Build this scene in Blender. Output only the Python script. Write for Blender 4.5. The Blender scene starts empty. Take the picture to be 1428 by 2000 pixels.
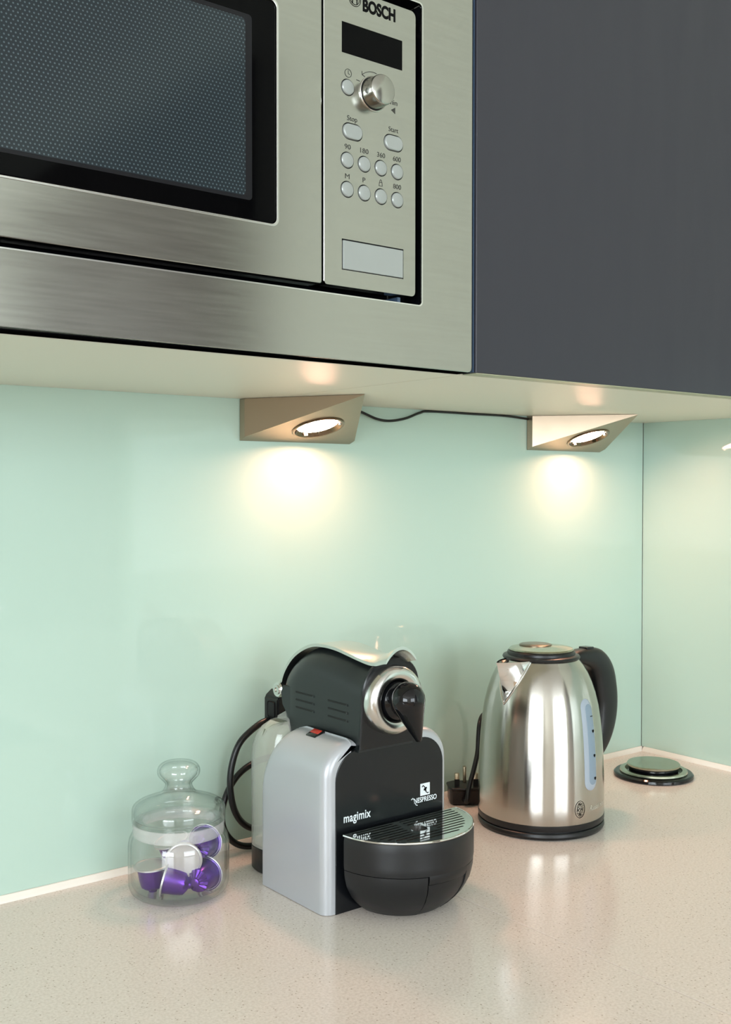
import bpy, bmesh, math, random
from mathutils import Vector, Matrix
PI = math.pi
random.seed(4)
SC = bpy.context.scene
COL = SC.collection

# ------------------------------------------------------------------ camera, light, exposure
cam_d = bpy.data.cameras.new('camera')
cam = bpy.data.objects.new('camera', cam_d)
COL.objects.link(cam)
YAW, PITCH, ROLL = 0.6663, 0.0217, 0.0005
F_ = Vector((math.sin(YAW)*math.cos(PITCH), math.cos(YAW)*math.cos(PITCH), -math.sin(PITCH)))
R_ = Vector((math.cos(YAW), -math.sin(YAW), 0))
U_ = R_.cross(F_)
R2 = R_*math.cos(ROLL) + U_*math.sin(ROLL)
U2 = -R_*math.sin(ROLL) + U_*math.cos(ROLL)
M = Matrix((R2, U2, -F_)).transposed().to_4x4()
M.translation = Vector((-1.3503, -1.0326, 0.4007))
cam.matrix_world = M
cam_d.sensor_fit = 'HORIZONTAL'
cam_d.sensor_width = 36.0
cam_d.lens = 2106.68/1428*36.0
cam_d.clip_start = 0.01
SC.camera = cam

world = bpy.data.worlds.new('world')
SC.world = world
world.use_nodes = True
wb = world.node_tree.nodes['Background']
wb.inputs[0].default_value = (0.80, 0.90, 1.0, 1)
wb.inputs[1].default_value = 1.2

LEFT_X, FRONT_Y, CEIL_Z, FLOOR_Z = -4.0, -4.2, 1.60, -0.90
WIN_A = (-3.95, -1.45, 0.00, 1.40)      # window in the left wall: y0, y1, z0, z1
WIN_B = (-2.15, -0.25, -0.10, 1.40)     # window in the front wall: x0, x1, z0, z1

def area_light(name, loc, direction, sx, sy, power, color):
    d = bpy.data.lights.new(name, 'AREA')
    d.shape = 'RECTANGLE'; d.size = sx; d.size_y = sy; d.energy = power; d.color = color
    o = bpy.data.objects.new(name, d); COL.objects.link(o)
    o.location = loc
    o.rotation_euler = Vector(direction).to_track_quat('-Z', 'Y').to_euler()
    return o
area_light('daylight', (LEFT_X-0.10, (WIN_A[0]+WIN_A[1])/2, (WIN_A[2]+WIN_A[3])/2), (1, 0, 0), WIN_A[1]-WIN_A[0], WIN_A[3]-WIN_A[2], 106, (0.87, 0.95, 1.0))
area_light('daylight', ((WIN_B[0]+WIN_B[1])/2, FRONT_Y-0.10, (WIN_B[2]+WIN_B[3])/2), (0, 1, 0), WIN_B[1]-WIN_B[0], WIN_B[3]-WIN_B[2], 52, (0.87, 0.95, 1.0))
LAMP_STRENGTH = 84.0
SC.cycles.transparent_max_bounces = 32
SC.cycles.max_bounces = 16

vs = SC.view_settings
SC.display_settings.display_device = 'sRGB'
vs.view_transform = 'Standard'
vs.look = 'None'
vs.exposure = 0.50
vs.gamma = 1.0
vs.use_curve_mapping = False

# ------------------------------------------------------------------ materials
def srgb(r, g, b):
    f = lambda c: (c/255/12.92) if c/255 <= 0.04045 else ((c/255+0.055)/1.055)**2.4
    return (f(r), f(g), f(b), 1)
def mat(name, col, rough=0.5, metal=0.0, coat=0.0, coat_rough=0.03, spec=0.5, trans=0.0, ior=1.45, aniso=0.0, tangent=None):
    m = bpy.data.materials.new(name); m.use_nodes = True
    b = m.node_tree.nodes['Principled BSDF']
    b.inputs['Base Color'].default_value = col
    b.inputs['Roughness'].default_value = rough
    b.inputs['Metallic'].default_value = metal
    b.inputs['Coat Weight'].default_value = coat
    b.inputs['Coat Roughness'].default_value = coat_rough
    b.inputs['Specular IOR Level'].default_value = spec
    b.inputs['Transmission Weight'].default_value = trans
    b.inputs['IOR'].default_value = ior
    b.inputs['Anisotropic'].default_value = aniso
    if tangent:
        t = m.node_tree.nodes.new('ShaderNodeTangent'); t.direction_type = 'RADIAL'; t.axis = tangent
        m.node_tree.links.new(t.outputs[0], b.inputs['Tangent'])
    return m
def nodes(m): return m.node_tree.nodes, m.node_tree.links, m.node_tree.nodes['Principled BSDF']
def grain(m, scale, stretch, bump=0.02, rough_lo=None, rough_hi=None, dist=0.001, tint=None):
    n, l, b = nodes(m)
    tc = n.new('ShaderNodeTexCoord'); mp = n.new('ShaderNodeMapping'); mp.inputs['Scale'].default_value = stretch
    nz = n.new('ShaderNodeTexNoise'); nz.inputs['Scale'].default_value = scale; nz.inputs['Detail'].default_value = 4
    l.new(tc.outputs['Object'], mp.inputs[0]); l.new(mp.outputs[0], nz.inputs['Vector'])
    if bump:
        bp = n.new('ShaderNodeBump'); bp.inputs['Strength'].default_value = bump; bp.inputs['Distance'].default_value = dist
        l.new(nz.outputs['Fac'], bp.inputs['Height']); l.new(bp.outputs[0], b.inputs['Normal'])
    if rough_lo is not None:
        mr = n.new('ShaderNodeMapRange'); mr.inputs['From Min'].default_value = 0.3; mr.inputs['From Max'].default_value = 0.7
        mr.inputs['To Min'].default_value = rough_lo; mr.inputs['To Max'].default_value = rough_hi
        l.new(nz.outputs['Fac'], mr.inputs['Value']); l.new(mr.outputs[0], b.inputs['Roughness'])
    if tint:
        cr = n.new('ShaderNodeMix'); cr.data_type = 'RGBA'
        cr.inputs['A'].default_value = tint[0]; cr.inputs['B'].default_value = tint[1]
        l.new(nz.outputs['Fac'], cr.inputs['Factor']); l.new(cr.outputs['Result'], b.inputs['Base Color'])
    return m

MINT = mat('mint_glass', srgb(182, 207, 194), rough=0.55, coat=1.0, coat_rough=0.035)
MINT_EDGE = mat('mint_glass_edge', srgb(120, 165, 145), rough=0.2)
PLASTER = grain(mat('white_plaster', srgb(226, 222, 212), rough=0.8), 60, (1, 1, 1), 0.05)
SAGE = grain(mat('sage_paint', srgb(212, 216, 203), rough=0.7), 60, (1, 1, 1), 0.05)
SEALANT = mat('white_sealant', srgb(236, 232, 222), rough=0.35)
LAMINATE = mat('cream_laminate', srgb(230, 226, 210), rough=0.38)
SLATE = grain(mat('slate_lacquer', srgb(47, 47, 55), rough=0.42), 40, (1, 1, 0.2), 0, 0.38, 0.46)
SLATE_EDGE = mat('slate_edge', srgb(70, 88, 110), rough=0.25)
LIT_UNDER = mat('pale_lit_edge', srgb(168, 170, 140), rough=0.4)  # slate door's bottom edge, with the light on it put into the colour
STEEL = grain(mat('brushed_steel', srgb(162, 162, 158), rough=0.17, metal=1.0), 40, (0.5, 1, 8), 0.0, 0.16, 0.19, tint=(srgb(168, 168, 162), srgb(180, 180, 173)))
STEEL_TRIM = mat('bright_steel_trim', srgb(225, 225, 222), rough=0.2, metal=1.0)
NICKEL = grain(mat('satin_nickel', srgb(168, 150, 130), rough=0.30, metal=1.0), 60, (1, 1, 1), 0.0, 0.29, 0.31)
CHROME = mat('chrome', srgb(222, 222, 220), rough=0.06, metal=1.0)
SATIN = mat('satin_chrome', srgb(214, 212, 208), rough=0.22, metal=1.0)
KETTLE = mat('kettle_steel', srgb(188, 184, 177), rough=0.18, metal=1.0, aniso=0.85, tangent='Z')
KETTLE.node_tree.nodes['Principled BSDF'].inputs['Anisotropic Rotation'].default_value = 0.25
BEZEL = mat('bezel_chrome', srgb(130, 112, 92), rough=0.12, metal=1.0)
DARK_STEEL = mat('dark_nickel', srgb(120, 108, 92), rough=0.3, metal=1.0)
HUB_STEEL = mat('hub_steel', srgb(176, 178, 160), rough=0.22, metal=1.0, aniso=0.7, tangent='Z')
BLACK = mat('black_plastic', srgb(20, 21, 22), rough=0.36)
BLACK_SATIN = grain(mat('charcoal_plastic', srgb(30, 34, 35), rough=0.36), 900, (1, 1, 1), 0.03, dist=0.0002)
TRAY_BLACK = grain(mat('tray_black', srgb(22, 23, 25), rough=0.4), 900, (1, 1, 1), 0.03, dist=0.0002)
BLACK_PANEL = mat('black_panel', srgb(17, 19, 22), rough=0.25)
BLACK_GLOSS = mat('black_gloss', srgb(12, 13, 16), rough=0.07)
BLACK_MATT = mat('black_matt', srgb(14, 14, 15), rough=0.6)
GAP_SHADE = mat('gap_shade', srgb(6, 6, 7), rough=1.0, spec=0.0)  # near-black without gloss, shade of the slit below the microwave frame
GLASS_BLACK = mat('black_glass', srgb(5, 5, 6), rough=0.05, spec=0.08)
RUBBER = mat('black_rubber', srgb(20, 20, 22), rough=0.32)
GREY_PLASTIC = mat('silver_plastic', srgb(180, 182, 186), rough=0.33, metal=0.25)
BUTTON = mat('grey_button', srgb(158, 163, 160), rough=0.3, metal=0.2)
INK = mat('grey_ink', srgb(60, 60, 56), rough=0.5)
INK_BLACK = mat('black_ink', srgb(10, 10, 10), rough=0.6, spec=0.1)
WHITE_INK = mat('white_ink', srgb(225, 232, 235), rough=0.4)
PALE_INK = mat('pale_etching', srgb(214, 212, 200), rough=0.3, metal=0.5)
RED = mat('red_plastic', srgb(190, 50, 35), rough=0.3)
PIN = mat('brass_pin', srgb(190, 175, 150), rough=0.3, metal=1.0)
PIN_SLEEVE = BLACK_MATT
FOIL = grain(mat('capsule_foil', srgb(205, 205, 205), rough=0.42, metal=0.85), 260, (1, 1, 1), 0.06, dist=0.0004)
PURPLE = mat('purple_aluminium', srgb(92, 50, 150), rough=0.25, metal=0.8)
FLOOR = grain(mat('oak_floor', srgb(150, 120, 92), rough=0.4), 6, (1, 8, 1), 0.03, tint=(srgb(130, 100, 75), srgb(170, 140, 108)))
CEIL = mat('white_ceiling', srgb(235, 233, 228), rough=0.9)
TAUPE = mat('taupe_paint', srgb(88, 80, 74), rough=0.6)
UPVC = mat('white_window_frame', srgb(238, 238, 236), rough=0.3)
WALNUT = mat('base_unit', srgb(70, 72, 80), rough=0.45)

def quartz():
    m = mat('cream_quartz', srgb(222, 206, 190), rough=0.16, spec=0.45)
    n, l, b = nodes(m)
    tc = n.new('ShaderNodeTexCoord')
    n1 = n.new('ShaderNodeTexNoise'); n1.inputs['Scale'].default_value = 420; n1.inputs['Detail'].default_value = 2
    v = n.new('ShaderNodeTexVoronoi'); v.inputs['Scale'].default_value = 330
    n2 = n.new('ShaderNodeTexNoise'); n2.inputs['Scale'].default_value = 5
    for t in (n1, v, n2): l.new(tc.outputs['Object'], t.inputs['Vector'])
    r1 = n.new('ShaderNodeValToRGB'); r1.color_ramp.elements[0].position = 0.36; r1.color_ramp.elements[0].color = srgb(219, 207, 198)
    r1.color_ramp.elements[1].position = 0.60; r1.color_ramp.elements[1].color = srgb(231, 220, 212)
    l.new(n1.outputs['Fac'], r1.inputs[0])
    # dark flecks: a few voronoi cells only
    r2 = n.new('ShaderNodeValToRGB'); r2.color_ramp.elements[0].position = 0.18; r2.color_ramp.elements[0].color = (1, 1, 1, 1)
    r2.color_ramp.elements[1].position = 0.30; r2.color_ramp.elements[1].color = (0, 0, 0, 1)
    l.new(v.outputs['Distance'], r2.inputs[0])
    sep = n.new('ShaderNodeSeparateColor'); l.new(v.outputs['Color'], sep.inputs[0])
    gt = n.new('ShaderNodeMath'); gt.operation = 'GREATER_THAN'; gt.inputs[1].default_value = 0.80; l.new(sep.outputs[0], gt.inputs[0])
    mu = n.new('ShaderNodeMath'); mu.operation = 'MULTIPLY'; l.new(gt.outputs[0], mu.inputs[0]); l.new(r2.outputs[0], mu.inputs[1])
    mx = n.new('ShaderNodeMix'); mx.data_type = 'RGBA'; mx.inputs['B'].default_value = srgb(184, 168, 154)
    l.new(mu.outputs[0], mx.inputs['Factor']); l.new(r1.outputs[0], mx.inputs['A'])
    l.new(mx.outputs['Result'], b.inputs['Base Color'])
    return m
QUARTZ = quartz()

def thin_glass(name, tint, edge, rough=0.02, frost=0.0):
    # clear glass whose light passes straight through; reflections follow Fresnel
    m = bpy.data.materials.new(name); m.use_nodes = True
    n, l = m.node_tree.nodes, m.node_tree.links
    n.remove(n['Principled BSDF']); out = n['Material Output']
    tr = n.new('ShaderNodeBsdfTransparent'); gl = n.new('ShaderNodeBsdfGlossy'); gl.inputs['Roughness'].default_value = rough
    lf = n.new('ShaderNodeLayerWeight'); lf.inputs['Blend'].default_value = 0.5
    pw = n.new('ShaderNodeMath'); pw.operation = 'POWER'; pw.inputs[1].default_value = 4.0; l.new(lf.outputs['Facing'], pw.inputs[0])
    fr = n.new('ShaderNodeMath'); fr.operation = 'MULTIPLY_ADD'; fr.inputs[1].default_value = 0.9; fr.inputs[2].default_value = 0.05; l.new(pw.outputs[0], fr.inputs[0])
    lw = n.new('ShaderNodeMath'); lw.operation = 'POWER'; lw.inputs[1].default_value = 3.0; l.new(lf.outputs['Facing'], lw.inputs[0])
    mc = n.new('ShaderNodeMix'); mc.data_type = 'RGBA'; mc.inputs['A'].default_value = tint; mc.inputs['B'].default_value = edge
    l.new(lw.outputs[0], mc.inputs['Factor']); l.new(mc.outputs['Result'], tr.inputs['Color'])
    mx = n.new('ShaderNodeMixShader'); l.new(fr.outputs[0], mx.inputs[0]); l.new(tr.outputs[0], mx.inputs[1]); l.new(gl.outputs[0], mx.inputs[2])
    last = mx
    if frost:
        df = n.new('ShaderNodeBsdfDiffuse'); df.inputs['Color'].default_value = (0.85, 0.84, 0.82, 1)
        m2 = n.new('ShaderNodeMixShader'); m2.inputs[0].default_value = frost
        l.new(mx.outputs[0], m2.inputs[1]); l.new(df.outputs[0], m2.inputs[2]); last = m2
    l.new(last.outputs[0], out.inputs[0])
    return m
JAR_GLASS = thin_glass('jar_glass', (0.997, 0.998, 0.997, 1), (0.72, 0.77, 0.75, 1))
LID_GLASS = thin_glass('lid_glass', (0.996, 0.997, 0.996, 1), (0.64, 0.70, 0.68, 1))
SEAL_GLASS = thin_glass('seal_plastic', (0.96, 0.96, 0.96, 1), (0.85, 0.85, 0.85, 1), rough=0.12, frost=0.24)
TANK_GLASS = thin_glass('tank_plastic', (0.90, 0.93, 0.86, 1), (0.62, 0.68, 0.58, 1), rough=0.08, frost=0.22)
GAUGE = mat('gauge_plastic', srgb(156, 166, 178), rough=0.25)
GAUGE_IN = mat('gauge_window', srgb(128, 145, 160), rough=0.2)
PANE = thin_glass('window_glass', (0.99, 0.99, 0.99, 1), (0.8, 0.85, 0.83, 1))

def dots_mat():
    m = mat('perforated_screen', srgb(46, 56, 60), rough=0.12, spec=0.3)
    n, l, b = nodes(m)
    tc = n.new('ShaderNodeTexCoord'); sx = n.new('ShaderNodeSeparateXYZ'); l.new(tc.outputs['Object'], sx.inputs[0])
    def mth(op, a, bv=None, c=None):
        k = n.new('ShaderNodeMath'); k.operation = op
        for i, v in enumerate((a, bv, c)):
            if v is None: continue
            if hasattr(v, 'links'): l.new(v, k.inputs[i])
            else: k.inputs[i].default_value = v
        return k.outputs[0]
    P = 0.0030
    u = mth('DIVIDE', sx.outputs[0], P); w = mth('DIVIDE', sx.outputs[2], P*0.866)
    row = mth('FLOOR', w); half = mth('MULTIPLY', mth('FLOORED_MODULO', row, 2.0), 0.5)
    fu = mth('SUBTRACT', mth('FRACT', mth('ADD', u, half)), 0.5); fw = mth('MULTIPLY', mth('SUBTRACT', mth('FRACT', w), 0.5), 0.866)
    d = mth('SQRT', mth('ADD', mth('MULTIPLY', fu, fu), mth('MULTIPLY', fw, fw)))
    dot = mth('LESS_THAN', d, 0.20)
    mx = n.new('ShaderNodeMix'); mx.data_type = 'RGBA'; mx.inputs['A'].default_value = srgb(38, 45, 49); mx.inputs['B'].default_value = srgb(78, 92, 97)
    l.new(dot, mx.inputs['Factor']); l.new(mx.outputs['Result'], b.inputs['Base Color'])
    return m
DOTS = dots_mat()

def emit_mat(name, col, s):
    m = bpy.data.materials.new(name); m.use_nodes = True
    n, l = m.node_tree.nodes, m.node_tree.links
    n.remove(n['Principled BSDF']); e = n.new('ShaderNodeEmission')
    e.inputs[0].default_value = col; e.inputs[1].default_value = s
    l.new(e.outputs[0], n['Material Output'].inputs[0]); return m
GLOW = emit_mat('halogen_glow', (1.0, 0.49, 0.33, 1), LAMP_STRENGTH)

# ------------------------------------------------------------------ builders
def origin_of(parent):
    p = parent
    while p is not None and p.parent is not None: p = p.parent
    return Vector(p.location) if p is not None else Vector((0, 0, 0))
def link_mesh(name, me, m, parent=None, smooth=35):
    ms = m if isinstance(m, (list, tuple)) else [m]
    for k in ms: me.materials.append(k)
    if parent is not None: me.transform(Matrix.Translation(-origin_of(parent)))
    if smooth:
        me.shade_smooth(); me.set_sharp_from_angle(angle=math.radians(smooth))
    o = bpy.data.objects.new(name, me); COL.objects.link(o); o.parent = parent
    return o
def obj(name, bm, m, parent=None, smooth=35):
    bmesh.ops.recalc_face_normals(bm, faces=bm.faces)
    me = bpy.data.meshes.new(name); bm.to_mesh(me); bm.free()
    return link_mesh(name, me, m, parent, smooth)
def tag(o, label=None, cat=None, group=None, kind=None):
    if label: o['label'] = label
    if cat: o['category'] = cat
    if group: o['group'] = group
    if kind: o['kind'] = kind
    return o
def thing(name, label, cat, loc, group=None):
    o = bpy.data.objects.new(name, None); COL.objects.link(o); o.location = loc; o.empty_display_size = 0.03
    return tag(o, label, cat, group)
def box(bm, x0, x1, y0, y1, z0, z1, bev=0.0, seg=2):
    t = bmesh.new()
    bmesh.ops.create_cube(t, size=1)
    for v in t.verts:
        v.co = Vector(((x0+x1)/2 + v.co.x*(x1-x0), (y0+y1)/2 + v.co.y*(y1-y0), (z0+z1)/2 + v.co.z*(z1-z0)))
    if bev: bmesh.ops.bevel(t, geom=t.edges[:], offset=bev, segments=seg, affect='EDGES', profile=0.5)
    merge(bm, t)
def merge(bm, t, mat_=None):
    me = bpy.data.meshes.new('tmp'); t.to_mesh(me); t.free()
    if mat_ is not None: me.transform(mat_)
    bm.from_mesh(me); bpy.data.meshes.remove(me)
def boxes(*args, bev=0.0, seg=2):
    bm = bmesh.new()
    for a in args: box(bm, *a, bev=bev, seg=seg)
    return bm
def lathe(profile, center, segs=64, a0=0.0, a1=2*PI, axis='z', bm=None):
    """profile: (r, h); axis 'z' up, or 'y' pointing to -y. Partial sweeps are closed with end faces."""
    bm = bm or bmesh.new(); c = Vector(center); full = abs(a1-a0-2*PI) < 1e-6
    n = segs if full else segs+1
    rings = []
    for (r, h) in profile:
        ring = []
        if r < 1e-7 and full:
            P = c + (Vector((0, 0, h)) if axis == 'z' else Vector((0, -h, 0)))
            ring = [bm.verts.new(P)]
        else:
            for i in range(n):
                a = a0 + (a1-a0)*i/segs
                q = Vector((r*math.cos(a), r*math.sin(a), h)) if axis == 'z' else Vector((r*math.cos(a), -h, r*math.sin(a)))
                ring.append(bm.verts.new(c+q))
        rings.append(ring)
    for A, B in zip(rings, rings[1:]):
        m_ = n if full else n-1
        for i in range(m_):
            j = (i+1) % n
            if len(A) == 1 and len(B) == 1: continue
            if len(A) == 1: bm.faces.new((A[0], B[i], B[j]))
            elif len(B) == 1: bm.faces.new((A[i], B[0], A[j]))
            else: bm.faces.new((A[i], B[i], B[j], A[j]))
    if full:
        if len(rings[0]) > 1: bm.faces.new(rings[0])
        if len(rings[-1]) > 1: bm.faces.new(rings[-1][::-1])
    else:
        bm.faces.new([r[0] for r in rings]); bm.faces.new([r[-1] for r in rings][::-1])
        bm.faces.new(rings[0]); bm.faces.new(rings[-1][::-1])
    return bm
def closed_lathe(profile, center, segs=64, axis='z'):
    """profile is a closed loop in (r, h): a hollow body of revolution"""
    bm = bmesh.new(); c = Vector(center); rings = []
    for (r, h) in profile:
        rings.append([bm.verts.new(c + (Vector((r*math.cos(2*PI*i/segs), r*math.sin(2*PI*i/segs), h)) if axis == 'z'
                     else Vector((r*math.cos(2*PI*i/segs), -h, r*math.sin(2*PI*i/segs))))) for i in range(segs)])
    k = len(rings)
    for a in range(k):
        A, B = rings[a], rings[(a+1) % k]
        for i in range(segs):
            j = (i+1) % segs; bm.faces.new((A[i], B[i], B[j], A[j]))
    return bm
def smooth_path(pts, sub=8):
    P = [Vector(p) for p in pts]; P = [P[0]*2-P[1]] + P + [P[-1]*2-P[-2]]; out = []
    for i in range(1, len(P)-2):
        for s in range(sub):
            t = s/sub; p0, p1, p2, p3 = P[i-1], P[i], P[i+1], P[i+2]
            out.append(0.5*((2*p1)+(p2-p0)*t+(2*p0-5*p1+4*p2-p3)*t*t+(3*p1-p0-3*p2+p3)*t**3))
    out.append(P[-2]); return out
def tube(pts, r, segs=12, bm=None, smooth=True, sub=8, flat=None):
    """r: number or list per smoothed point; flat: (a, b) ellipse factors"""
    bm = bm or bmesh.new(); pts = smooth_path(pts, sub) if smooth else [Vector(p) for p in pts]
    n = len(pts); rs = r if isinstance(r, (list, tuple)) else [r]*n
    if len(rs) != n: rs = [rs[0] + (rs[-1]-rs[0])*0 if len(rs) < 2 else rs[min(int(i/(n-1)*(len(rs)-1)), len(rs)-2)]*(1-((i/(n-1)*(len(rs)-1)) - min(int(i/(n-1)*(len(rs)-1)), len(rs)-2))) + rs[min(int(i/(n-1)*(len(rs)-1)), len(rs)-2)+1]*((i/(n-1)*(len(rs)-1)) - min(int(i/(n-1)*(len(rs)-1)), len(rs)-2)) for i in range(n)]
    tan = [(pts[min(i+1, n-1)]-pts[max(i-1, 0)]).normalized() for i in range(n)]
    up = Vector((0, 0, 1)) if abs(tan[0].z) < 0.9 else Vector((0, 1, 0))
    nv = (up - tan[0]*up.dot(tan[0])).normalized(); rings = []
    for i in range(n):
        nv = (nv - tan[i]*nv.dot(tan[i])).normalized(); bv = tan[i].cross(nv)
        fa, fb = flat or (1, 1)
        rings.append([bm.verts.new(pts[i] + nv*(rs[i]*fa*math.cos(2*PI*k/segs)) + bv*(rs[i]*fb*math.sin(2*PI*k/segs))) for k in range(segs)])
    for A, B in zip(rings, rings[1:]):
        for k in range(segs):
            j = (k+1) % segs; bm.faces.new((A[k], B[k], B[j], A[j]))
    bm.faces.new(rings[0][::-1]); bm.faces.new(rings[-1])
    return bm
def loft(sections, bm=None, cap=True, closed=True):
    bm = bm or bmesh.new()
    R = [[bm.verts.new(p) for p in s] for s in sections]; n = len(R[0])
    for A, B in zip(R, R[1:]):
        for i in range(n if closed else n-1):
            j = (i+1) % n; bm.faces.new((A[i], B[i], B[j], A[j]))
    if cap: bm.faces.new(R[0][::-1]); bm.faces.new(R[-1])
    return bm
def rrect(x0, x1, z0, z1, r, seg=6, rs=None):
    """rounded rectangle outline; rs = radii (bl, br, tr, tl)"""
    rs = rs or (r, r, r, r); out = []
    for (cx, cz, a, rr) in ((x0+rs[0], z0+rs[0], PI, rs[0]), (x1-rs[1], z0+rs[1], 1.5*PI, rs[1]), (x1-rs[2], z1-rs[2], 0, rs[2]), (x0+rs[3], z1-rs[3], 0.5*PI, rs[3])):
        if rr < 1e-6: out.append((cx, cz)); continue
        for i in range(seg+1):
            t = a + 0.5*PI*i/seg; out.append((cx+rr*math.cos(t), cz+rr*math.sin(t)))
    return out
def circle(cx, cz, r, n=28): return [(cx+r*math.cos(2*PI*i/n), cz+r*math.sin(2*PI*i/n)) for i in range(n)]
def plate_mesh(outlines, thick, bevel=0.0):
    """flat plate from 2D outlines (later ones inside the first are holes); lies in local XY, z = -thick/2..thick/2"""
    cu = bpy.data.curves.new('tmp', 'CURVE'); cu.dimensions = '2D'; cu.fill_mode = 'BOTH'
    for o in outlines:
        sp = cu.splines.new('POLY'); sp.points.add(len(o)-1)
        for p, q in zip(sp.points, o): p.co = (q[0], q[1], 0, 1)
        sp.use_cyclic_u = True
    cu.extrude = max(thick/2-bevel, 1e-6); cu.bevel_depth = bevel; cu.bevel_resolution = 1
    if bevel: cu.offset = -bevel
    o = bpy.data.objects.new('tmp', cu)
    me = bpy.data.meshes.new_from_object(o); me.materials.clear()
    bpy.data.objects.remove(o); bpy.data.curves.remove(cu)
    return me
def plate_xz(name, outlines, yfront, thick, m, parent=None, bevel=0.0, smooth=35):
    """plate standing in the x-z plane with its visible face at y = yfront"""
    me = plate_mesh(outlines, thick, bevel)
    me.transform(Matrix(((1, 0, 0, 0), (0, 0, -1, yfront+thick/2), (0, 1, 0, 0), (0, 0, 0, 1))))
    return link_mesh(name, me, m, parent, smooth)
def plate_xy(name, outlines, ztop, thick, m, parent=None, bevel=0.0):
    me = plate_mesh(outlines, thick, bevel); me.transform(Matrix.Translation((0, 0, ztop-thick/2)))
    return link_mesh(name, me, m, parent, 35)
def text_mesh(s, height, width=None, bold=0.0, shear=0.0, thick=0.0002, spacing=1.0):
    cu = bpy.data.curves.new('tmp', 'FONT'); cu.body = s; cu.size = 1; cu.offset = bold; cu.shear = shear; cu.space_character = spacing
    cu.resolution_u = 6
    o = bpy.data.objects.new('tmp', cu); me = bpy.data.meshes.new_from_object(o); me.materials.clear()
    bpy.data.objects.remove(o); bpy.data.curves.remove(cu)
    xs = [v.co.x for v in me.vertices]; ys = [v.co.y for v in me.vertices]
    H = 0.70 if not any(ch.isupper() or ch.isdigit() for ch in s) else max(ys)-0.0
    k = height/H; kx = width/(max(xs)-min(xs)) if width else k
    me.transform(Matrix.Diagonal((kx, k, 1, 1)) @ Matrix.Translation((-(max(xs)+min(xs))/2, 0, 0)))
    return me
def text_xz(name, s, x, z, y, height, m, parent, width=None, bold=0.0, shear=0.0, spacing=1.0):
    me = text_mesh(s, height, width, bold, shear, spacing=spacing)
    me.transform(Matrix(((1, 0, 0, x), (0, 0, -1, y-0.00015), (0, 1, 0, z), (0, 0, 0, 1))))
    return link_mesh(name, me, m, parent, 0)
def stroke_xz(pts, y, w, bm=None):
    """thin printed line through 2D points, on a face at y"""
    bm = bm or bmesh.new()
    for (a, b) in zip(pts, pts[1:]):
        a = Vector((a[0], 0, a[1])); b = Vector((b[0], 0, b[1])); d = (b-a).normalized(); nn = Vector((-d.z, 0, d.x))*w/2; e = d*w*0.3
        q = [a-e+nn, b+e+nn, b+e-nn, a-e-nn]
        bm.faces.new([bm.verts.new(Vector((p.x, y-0.00015, p.z))) for p in q])
    return bm
def struct(o): o['kind'] = 'structure'; return o

# ------------------------------------------------------------------ the room
T = 0.12
struct(obj('floor', boxes((LEFT_X-T, T, FRONT_Y-T, T, FLOOR_Z-0.05, FLOOR_Z)), FLOOR, smooth=0))
struct(obj('ceiling', boxes((LEFT_X-T, T, FRONT_Y-T, T, CEIL_Z, CEIL_Z+0.05)), CEIL, smooth=0))
WG = 0.0065                       # thickness of the glass splashback
wb_ = struct(obj('wall_back', boxes((LEFT_X-T, T, WG, T, FLOOR_Z, CEIL_Z)), PLASTER, smooth=0))
wr_ = struct(obj('wall_right', boxes((WG, T, FRONT_Y-T, WG, FLOOR_Z, CEIL_Z)), SAGE, smooth=0))
obj('glass_splashback', boxes((-2.60, -0.0002, 0.0, WG-0.0003, 0.0062, 0.545), bev=0.0006, seg=1), MINT, wb_)
obj('glass_splashback', boxes((0.0, WG-0.0003, -2.0, -0.0001, 0.0062, 0.545), bev=0.0006, seg=1), MINT, wr_)
def wall_with_window(name, along, fixed, lo, hi, win):
    """along 'y': wall at x=fixed; along 'x': wall at y=fixed; window = (a0, a1, z0, z1)"""
    a0, a1, z0, z1 = win; bm = bmesh.new()
    for (p, q, r, s) in ((lo, a0, FLOOR_Z, CEIL_Z), (a1, hi, FLOOR_Z, CEIL_Z), (a0, a1, FLOOR_Z, z0), (a0, a1, z1, CEIL_Z)):
        if along == 'y': box(bm, fixed-T, fixed, p, q, r, s)
        else: box(bm, p, q, fixed-T, fixed, r, s)
    return struct(obj(name, bm, PLASTER, smooth=0))
wall_with_window('wall_left', 'y', LEFT_X, FRONT_Y, WG, WIN_A)
wall_with_window('wall_front', 'x', FRONT_Y, LEFT_X, WG, WIN_B)
def window(name, along, fixed, win, splits):
    a0, a1, z0, z1 = win; fr = bmesh.new(); w = 0.05
    edges = [a0] + splits + [a1]
    for k, a in enumerate(edges):
        c = a + (w/2 if k == 0 else -w/2 if k == len(edges)-1 else 0)
        if along == 'y': box(fr, fixed-0.08, fixed-0.03, c-w/2, c+w/2, z0, z1)
        else: box(fr, c-w/2, c+w/2, fixed-0.08, fixed-0.03, z0, z1)
    for z in (z0+w/2, z1-w/2):
        if along == 'y': box(fr, fixed-0.079, fixed-0.031, a0, a1, z-w/2, z+w/2)
        else: box(fr, a0, a1, fixed-0.079, fixed-0.031, z-w/2, z+w/2)
    o = struct(obj(name, fr, UPVC, smooth=0))
    for a, b in zip(edges, edges[1:]):
        if along == 'y': obj('pane', boxes((fixed-0.058, fixed-0.052, a+w/2, b-w/2, z0+w, z1-w)), PANE, o, smooth=0)
        else: obj('pane', boxes((a+w/2, b-w/2, fixed-0.058, fixed-0.052, z0+w, z1-w)), PANE, o, smooth=0)
window('window_1', 'y', LEFT_X, WIN_A, [-3.1, -2.3])
window('window_2', 'x', FRONT_Y, WIN_B, [-1.20])
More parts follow.
